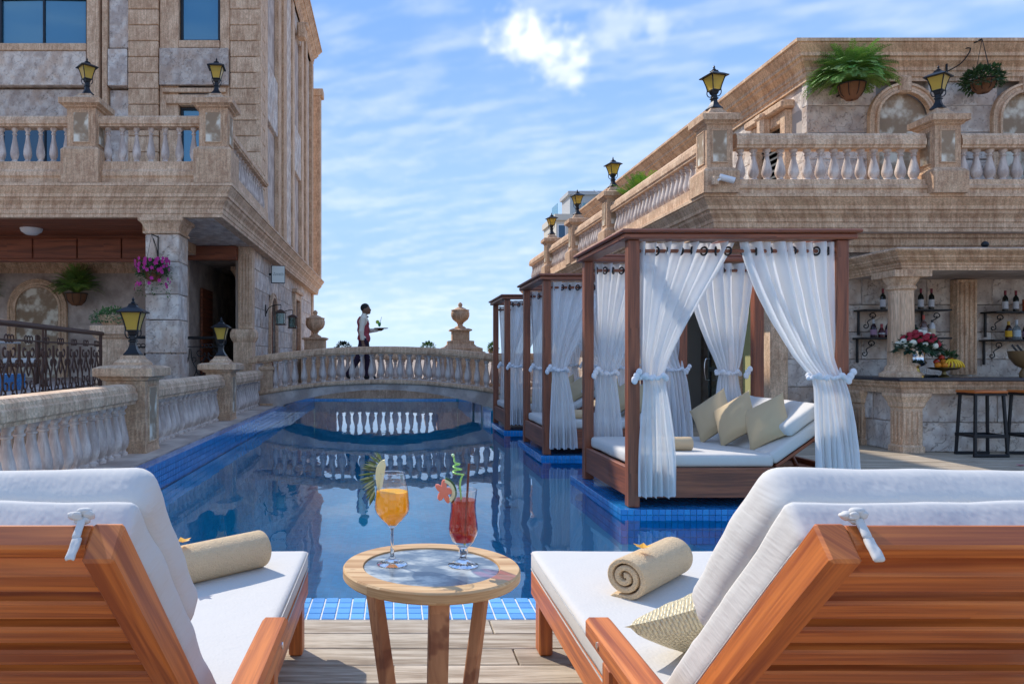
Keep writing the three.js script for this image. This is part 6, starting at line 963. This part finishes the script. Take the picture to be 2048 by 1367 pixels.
{
  const o = [[0.001, 0.005], [0.042, 0.0], [0.0435, 0.002], [0.034, 0.006], [0.02, 0.012], [0.011, 0.02], [0.0085, 0.028], [0.013, 0.033], [0.0145, 0.04], [0.011, 0.048], [0.016, 0.054], [0.03, 0.068], [0.04, 0.09], [0.0418, 0.104], [0.04, 0.125], [0.036, 0.155], [0.0355, 0.175], [0.037, 0.195], [0.0395, 0.217]];
  const t = glassThing('red_cocktail_glass', 'curvy stemmed glass of red cocktail with watermelon and straws', 0.199, -2.112, o, null, [[0.001, 0.0688], [0.0275, 0.0694], [0.0285, 0.0702], [0.0385, 0.0905], [0.0403, 0.104], [0.0385, 0.125], [0.0345, 0.155], [0.034, 0.175], [0.035, 0.188], [0.001, 0.1885]], phy({ color: rgb(0.9, 0.07, 0.012), roughness: 0.06, specularIntensity: 0.3, transmission: 0.9, thickness: 0 }));
  part('brown_straw', rod([0.004, 0.06, 0], [0.017, 0.29, -0.006], 0.0034, 10), std({ color: rgb(0.13, 0.03, 0.02), roughness: 0.4 }), t);
  const cs = [[0.004, 0.06, 0.008], [-0.003, 0.13, 0.006], [-0.006, 0.19, 0.002], [-0.0085, 0.235, 0], [-0.002, 0.256, 0], ...[...Array(19)].map((_, i) => { const q = i / 18, a = q * 2.35 * 6.2832, R = 0.0155 * (1 - 0.5 * q); return [-0.014 + Math.cos(a) * R - q * 0.006, 0.259 + q * 0.035, Math.sin(a) * R]; }), [-0.026, 0.304, 0], [-0.029, 0.313, 0]];
  part('curly_straw', tube(cs, 0.0026, 8, 150), phy({ color: rgb(0.5, 0.85, 0.25), roughness: 0.25, transmission: 0.35, thickness: 0 }), t);
  part('straw_tip', new THREE.SphereGeometry(0.0048, 12, 8), std({ color: rgb(0.6, 0.85, 0.45), roughness: 0.3 }), t, [-0.0293, 0.314, 0]);
  const wm = new THREE.Group(); wm.name = 'watermelon_garnish'; t.add(wm); wm.position.set(-0.046, 0.214, 0.006); wm.rotation.z = 0.25;
  const arc = (r0, r1, z) => { const s = new THREE.Shape(); s.absarc(-0.018, 0, r1, -1.0, 1.0, false); s.absarc(-0.018, 0, r0, 1.0, -1.0, true); return toCreasedNormals(new THREE.ExtrudeGeometry(s, { depth: z, bevelEnabled: true, bevelSize: 0.001, bevelThickness: 0.001, bevelSegments: 1, curveSegments: 16 }).translate(0, 0, -z / 2), 0.6); };
  part('rind', arc(0.04, 0.0435, 0.013), std({ color: rgb(0.03, 0.1, 0.02), roughness: 0.4 }), wm); part('pale_rind', arc(0.031, 0.0388, 0.0125), std({ color: rgb(0.72, 0.74, 0.42), roughness: 0.5 }), wm);
  const st = new THREE.Shape(); for (let i = 0; i <= 40; i++) { const a = i / 40 * 6.2832, R = 0.019 + 0.008 * Math.cos(a * 5 + 0.4); const p = [-0.01 + Math.cos(a) * R * 0.85, Math.sin(a) * R * 1.25]; i ? st.lineTo(...p) : st.moveTo(...p); } part('flesh', toCreasedNormals(new THREE.ExtrudeGeometry(st, { depth: 0.01, bevelEnabled: true, bevelSize: 0.002, bevelThickness: 0.002, bevelSegments: 2 }).translate(0, 0, -0.005), 0.7), std({ color: rgb(0.8, 0.22, 0.13), roughness: 0.4 }), wm);
}

// ---------- waiter on the bridge ----------
{
  const t = thing('person', 'waiter in cream shirt and dark red waistcoat carrying a tray across the bridge', 'person', [-0.69, 0.563, -17.25], 0);
  const S3 = (a) => new THREE.Vector3(...a);
  const cap = (a, b, ra, rb) => { const A = S3(a), B = S3(b), d = B.clone().sub(A), l2 = Math.max(d.lengthSq(), 1e-9), p = new THREE.Vector3(); return (x, y, z) => { p.set(x, y, z).sub(A); const h = clamp(p.dot(d) / l2); return Math.hypot(x - A.x - d.x * h, y - A.y - d.y * h, z - A.z - d.z * h) - mix(ra, rb, h); }; };
  const ell = (c, r) => (x, y, z) => { const k = Math.hypot((x - c[0]) / r[0], (y - c[1]) / r[1], (z - c[2]) / r[2]); return (k - 1) * Math.min(...r); };
  function field(prims, k, lo, hi, res, clip) {
    const mc = new MarchingCubes(res, new THREE.MeshStandardMaterial(), false, false, 200000), n = res, f = mc.field; mc.isolation = 0;
    const hs = n / 2;
    for (let c = 0; c < n; c++) for (let b = 0; b < n; b++) for (let a = 0; a < n; a++) {
      const x = mix(lo[0], hi[0], ((a - hs) / hs + 1) / 2), y = mix(lo[1], hi[1], ((b - hs) / hs + 1) / 2), z = mix(lo[2], hi[2], ((c - hs) / hs + 1) / 2); let d = 9;
      for (const p of prims) { const e = p(x, y, z), h = clamp(0.5 + 0.5 * (d - e) / k); d = mix(d, e, h) - k * h * (1 - h); }
      if (clip) d = Math.max(d, clip(x, y, z)); f[a + b * n + c * n * n] = -d;
    }
    mc.update(); const P = [], q = mc.positionArray; for (let i = 0; i < mc.count; i++) P.push(mix(lo[0], hi[0], (q[i * 3] + 1) / 2), mix(lo[1], hi[1], (q[i * 3 + 1] + 1) / 2), mix(lo[2], hi[2], (q[i * 3 + 2] + 1) / 2));
    let g = new THREE.BufferGeometry(); g.setAttribute('position', new THREE.Float32BufferAttribute(P, 3)); g = mergeVertices(g, 1e-4); g.computeVertexNormals(); return g;
  }
  // facing +x; his right side (z+) towards the pool
  const hipR = [0.0, 0.9, 0.09], hipL = [0.0, 0.9, -0.09], kneeR = [-0.12, 0.5, 0.09], ankR = [-0.36, 0.13, 0.09], kneeL = [0.09, 0.5, -0.09], ankL = [0.07, 0.09, -0.09];
  const shR = [-0.01, 1.4, 0.19], elR = [-0.05, 1.12, 0.23], wrR = [-0.02, 0.87, 0.22], shL = [0.01, 1.4, -0.19], elL = [0.08, 1.13, -0.2], wrL = [0.3, 1.15, -0.12];
  const head = [ell([0.045, 1.63, 0], [0.098, 0.118, 0.078]), ell([0.075, 1.575, 0], [0.06, 0.06, 0.055]), cap([0.0, 1.44, 0], [0.02, 1.56, 0], 0.056, 0.052), ell([0.148, 1.615, 0], [0.022, 0.018, 0.014]), ell([0.13, 1.575, 0], [0.018, 0.013, 0.025]), ell([0.125, 1.545, 0], [0.025, 0.025, 0.03]), ell([0.02, 1.615, 0.078], [0.022, 0.032, 0.012]), ell([0.02, 1.615, -0.078], [0.022, 0.032, 0.012])];
  const finger = (w, dir, n, z0) => [...Array(4)].map((_, i) => cap([w[0] + dir[0] * 0.09, w[1] + dir[1] * 0.09, z0 + (i - 1.5) * 0.02], [w[0] + dir[0] * (0.165 - Math.abs(i - 1.3) * 0.012) + n[0], w[1] + dir[1] * (0.165 - Math.abs(i - 1.3) * 0.012) + n[1], z0 + (i - 1.5) * 0.021], 0.0095, 0.008));
  const handR = [cap(wrR, [wrR[0] + 0.015, wrR[1] - 0.09, wrR[2]], 0.028, 0.034), ...finger(wrR, [0.12, -1], [0.025, 0], wrR[2]), cap([wrR[0] + 0.02, wrR[1] - 0.04, wrR[2]], [wrR[0] + 0.06, wrR[1] - 0.1, wrR[2] - 0.01], 0.013, 0.009)];
  const handL = [cap(wrL, [wrL[0] + 0.1, wrL[1] + 0.012, wrL[2]], 0.027, 0.032), ...finger(wrL, [1, 0.1], [0, 0.004], wrL[2]), cap([wrL[0] + 0.04, wrL[1] + 0.005, wrL[2] + 0.025], [wrL[0] + 0.09, wrL[1] + 0.02, wrL[2] + 0.06], 0.013, 0.009)];
  const torso = [cap([0, 0.95, 0.05], [0, 0.95, -0.05], 0.125, 0.125), cap([-0.01, 1.15, 0.04], [-0.01, 1.15, -0.04], 0.12, 0.12), cap([-0.015, 1.33, 0.075], [-0.015, 1.33, -0.075], 0.12, 0.12), cap([-0.01, 1.41, 0.12], [-0.01, 1.41, -0.12], 0.06, 0.06)];
  const legs = [cap(hipR, kneeR, 0.088, 0.058), cap(kneeR, ankR, 0.056, 0.04), cap(hipL, kneeL, 0.088, 0.058), cap(kneeL, ankL, 0.056, 0.04)];
  const arms = [cap(shR, elR, 0.056, 0.043), cap(elR, wrR, 0.042, 0.028), cap(shL, elL, 0.056, 0.043), cap(elL, wrL, 0.042, 0.028)];
  const feet = [cap(ankR, [-0.26, 0.035, 0.09], 0.04, 0.035), cap([-0.36, 0.08, 0.09], [-0.27, 0.035, 0.09], 0.04, 0.04), cap(ankL, [0.06, 0.045, -0.09], 0.042, 0.045), cap([0.05, 0.042, -0.09], [0.23, 0.035, -0.09], 0.042, 0.034)];
  const lo = [-0.55, -0.02, -0.4], hi = [0.6, 1.8, 0.4], fat = (l, e) => l.map((p) => (x, y, z) => p(x, y, z) - e);
  const skin = std({ color: rgb(0.2, 0.1, 0.06), roughness: 0.5 });
  part('body', field([...head, ...handR, ...handL, ...torso, ...legs, ...arms, ...feet], 0.025, lo, hi, 100), skin, t);
  part('hair', field([ell([0.025, 1.665, 0], [0.108, 0.105, 0.088])], 0.01, [-0.1, 1.5, -0.11], [0.16, 1.8, 0.11], 40, (x, y, z) => Math.max((x - 0.05) * 0.75 - (y - 1.645) * 0.66, -(y - 1.56)) ), std({ color: rgb(0.012, 0.009, 0.008), roughness: 0.8 }), t);
  part('shirt', field([...fat(torso, 0.012), ...fat(arms, 0.014), cap([0.0, 1.46, 0], [0.015, 1.5, 0], 0.072, 0.066)], 0.03, lo, hi, 80, (x, y) => 0.9 - y), std({ color: rgb(0.78, 0.72, 0.58), roughness: 0.9 }), t);
  part('waistcoat', field(fat(torso, 0.026), 0.05, lo, hi, 80, (x, y, z) => Math.max(0.88 + x * -0.25 - y, y - 1.46 + Math.max(0, x) * 1.2, Math.abs(z) - 0.165 - (1.4 - y) * 0.02)), std({ color: rgb(0.36, 0.06, 0.075), roughness: 0.8 }), t);
  part('trousers', field([...fat(legs, 0.02), cap([0, 0.93, 0.05], [0, 0.93, -0.05], 0.128, 0.128)], 0.035, lo, hi, 80, (x, y) => Math.max(y - 1.0, -9)), std({ color: rgb(0.03, 0.015, 0.04), roughness: 0.9 }), t);
  part('shoes', field(fat(feet, 0.012), 0.03, [-0.5, -0.02, -0.2], [0.35, 0.25, 0.2], 64, (x, y) => Math.max(-(y - 0.002), y - 0.13 )), M.blackMetal, t);
  part('bow_tie', [new THREE.ConeGeometry(0.024, 0.05, 6).rotateX(Math.PI / 2).translate(0.088, 1.455, 0.025), new THREE.ConeGeometry(0.024, 0.05, 6).rotateX(-Math.PI / 2).translate(0.088, 1.455, -0.025)], M.blackMetal, t);
  const tr = thing('serving_tray', 'round dark serving tray on the waiter\'s hand', 'tray', [-0.29, 1.745, -17.37]); part('tray_dish', lathe([[0.001, 0], [0.15, 0], [0.17, 0.018], [0.165, 0.018], [0.148, 0.006], [0.001, 0.006]], 28), std({ color: rgb(0.08, 0.03, 0.03), roughness: 0.35 }), tr);
  const dr = thing('green_cocktail', 'green cocktail in a tulip glass standing on the waiter\'s tray', 'drink', [-0.33, 1.752, -17.37]); part('drink', lathe([[0.001, 0.04], [0.02, 0.05], [0.036, 0.09], [0.033, 0.14], [0.001, 0.141]], 16), phy({ color: rgb(0.02, 0.42, 0.16), roughness: 0.1, transmission: 0.5, thickness: 0 }), dr); part('glass', lathe([[0.03, 0], [0.03, 0.003], [0.005, 0.01], [0.005, 0.035], [0.023, 0.05], [0.039, 0.09], [0.036, 0.18]], 16), M.glass, dr); part('straw', rod([0, 0.08, 0], [0.05, 0.27, 0], 0.005, 6), std({ color: rgb(0.03, 0.12, 0.08) }), dr); part('lime_garnish', new THREE.CylinderGeometry(0.045, 0.045, 0.012, 16).rotateX(Math.PI / 2).translate(-0.045, 0.15, 0.01), std({ color: rgb(0.45, 0.6, 0.04), roughness: 0.5 }), dr);
}

renderer.render(scene, camera);
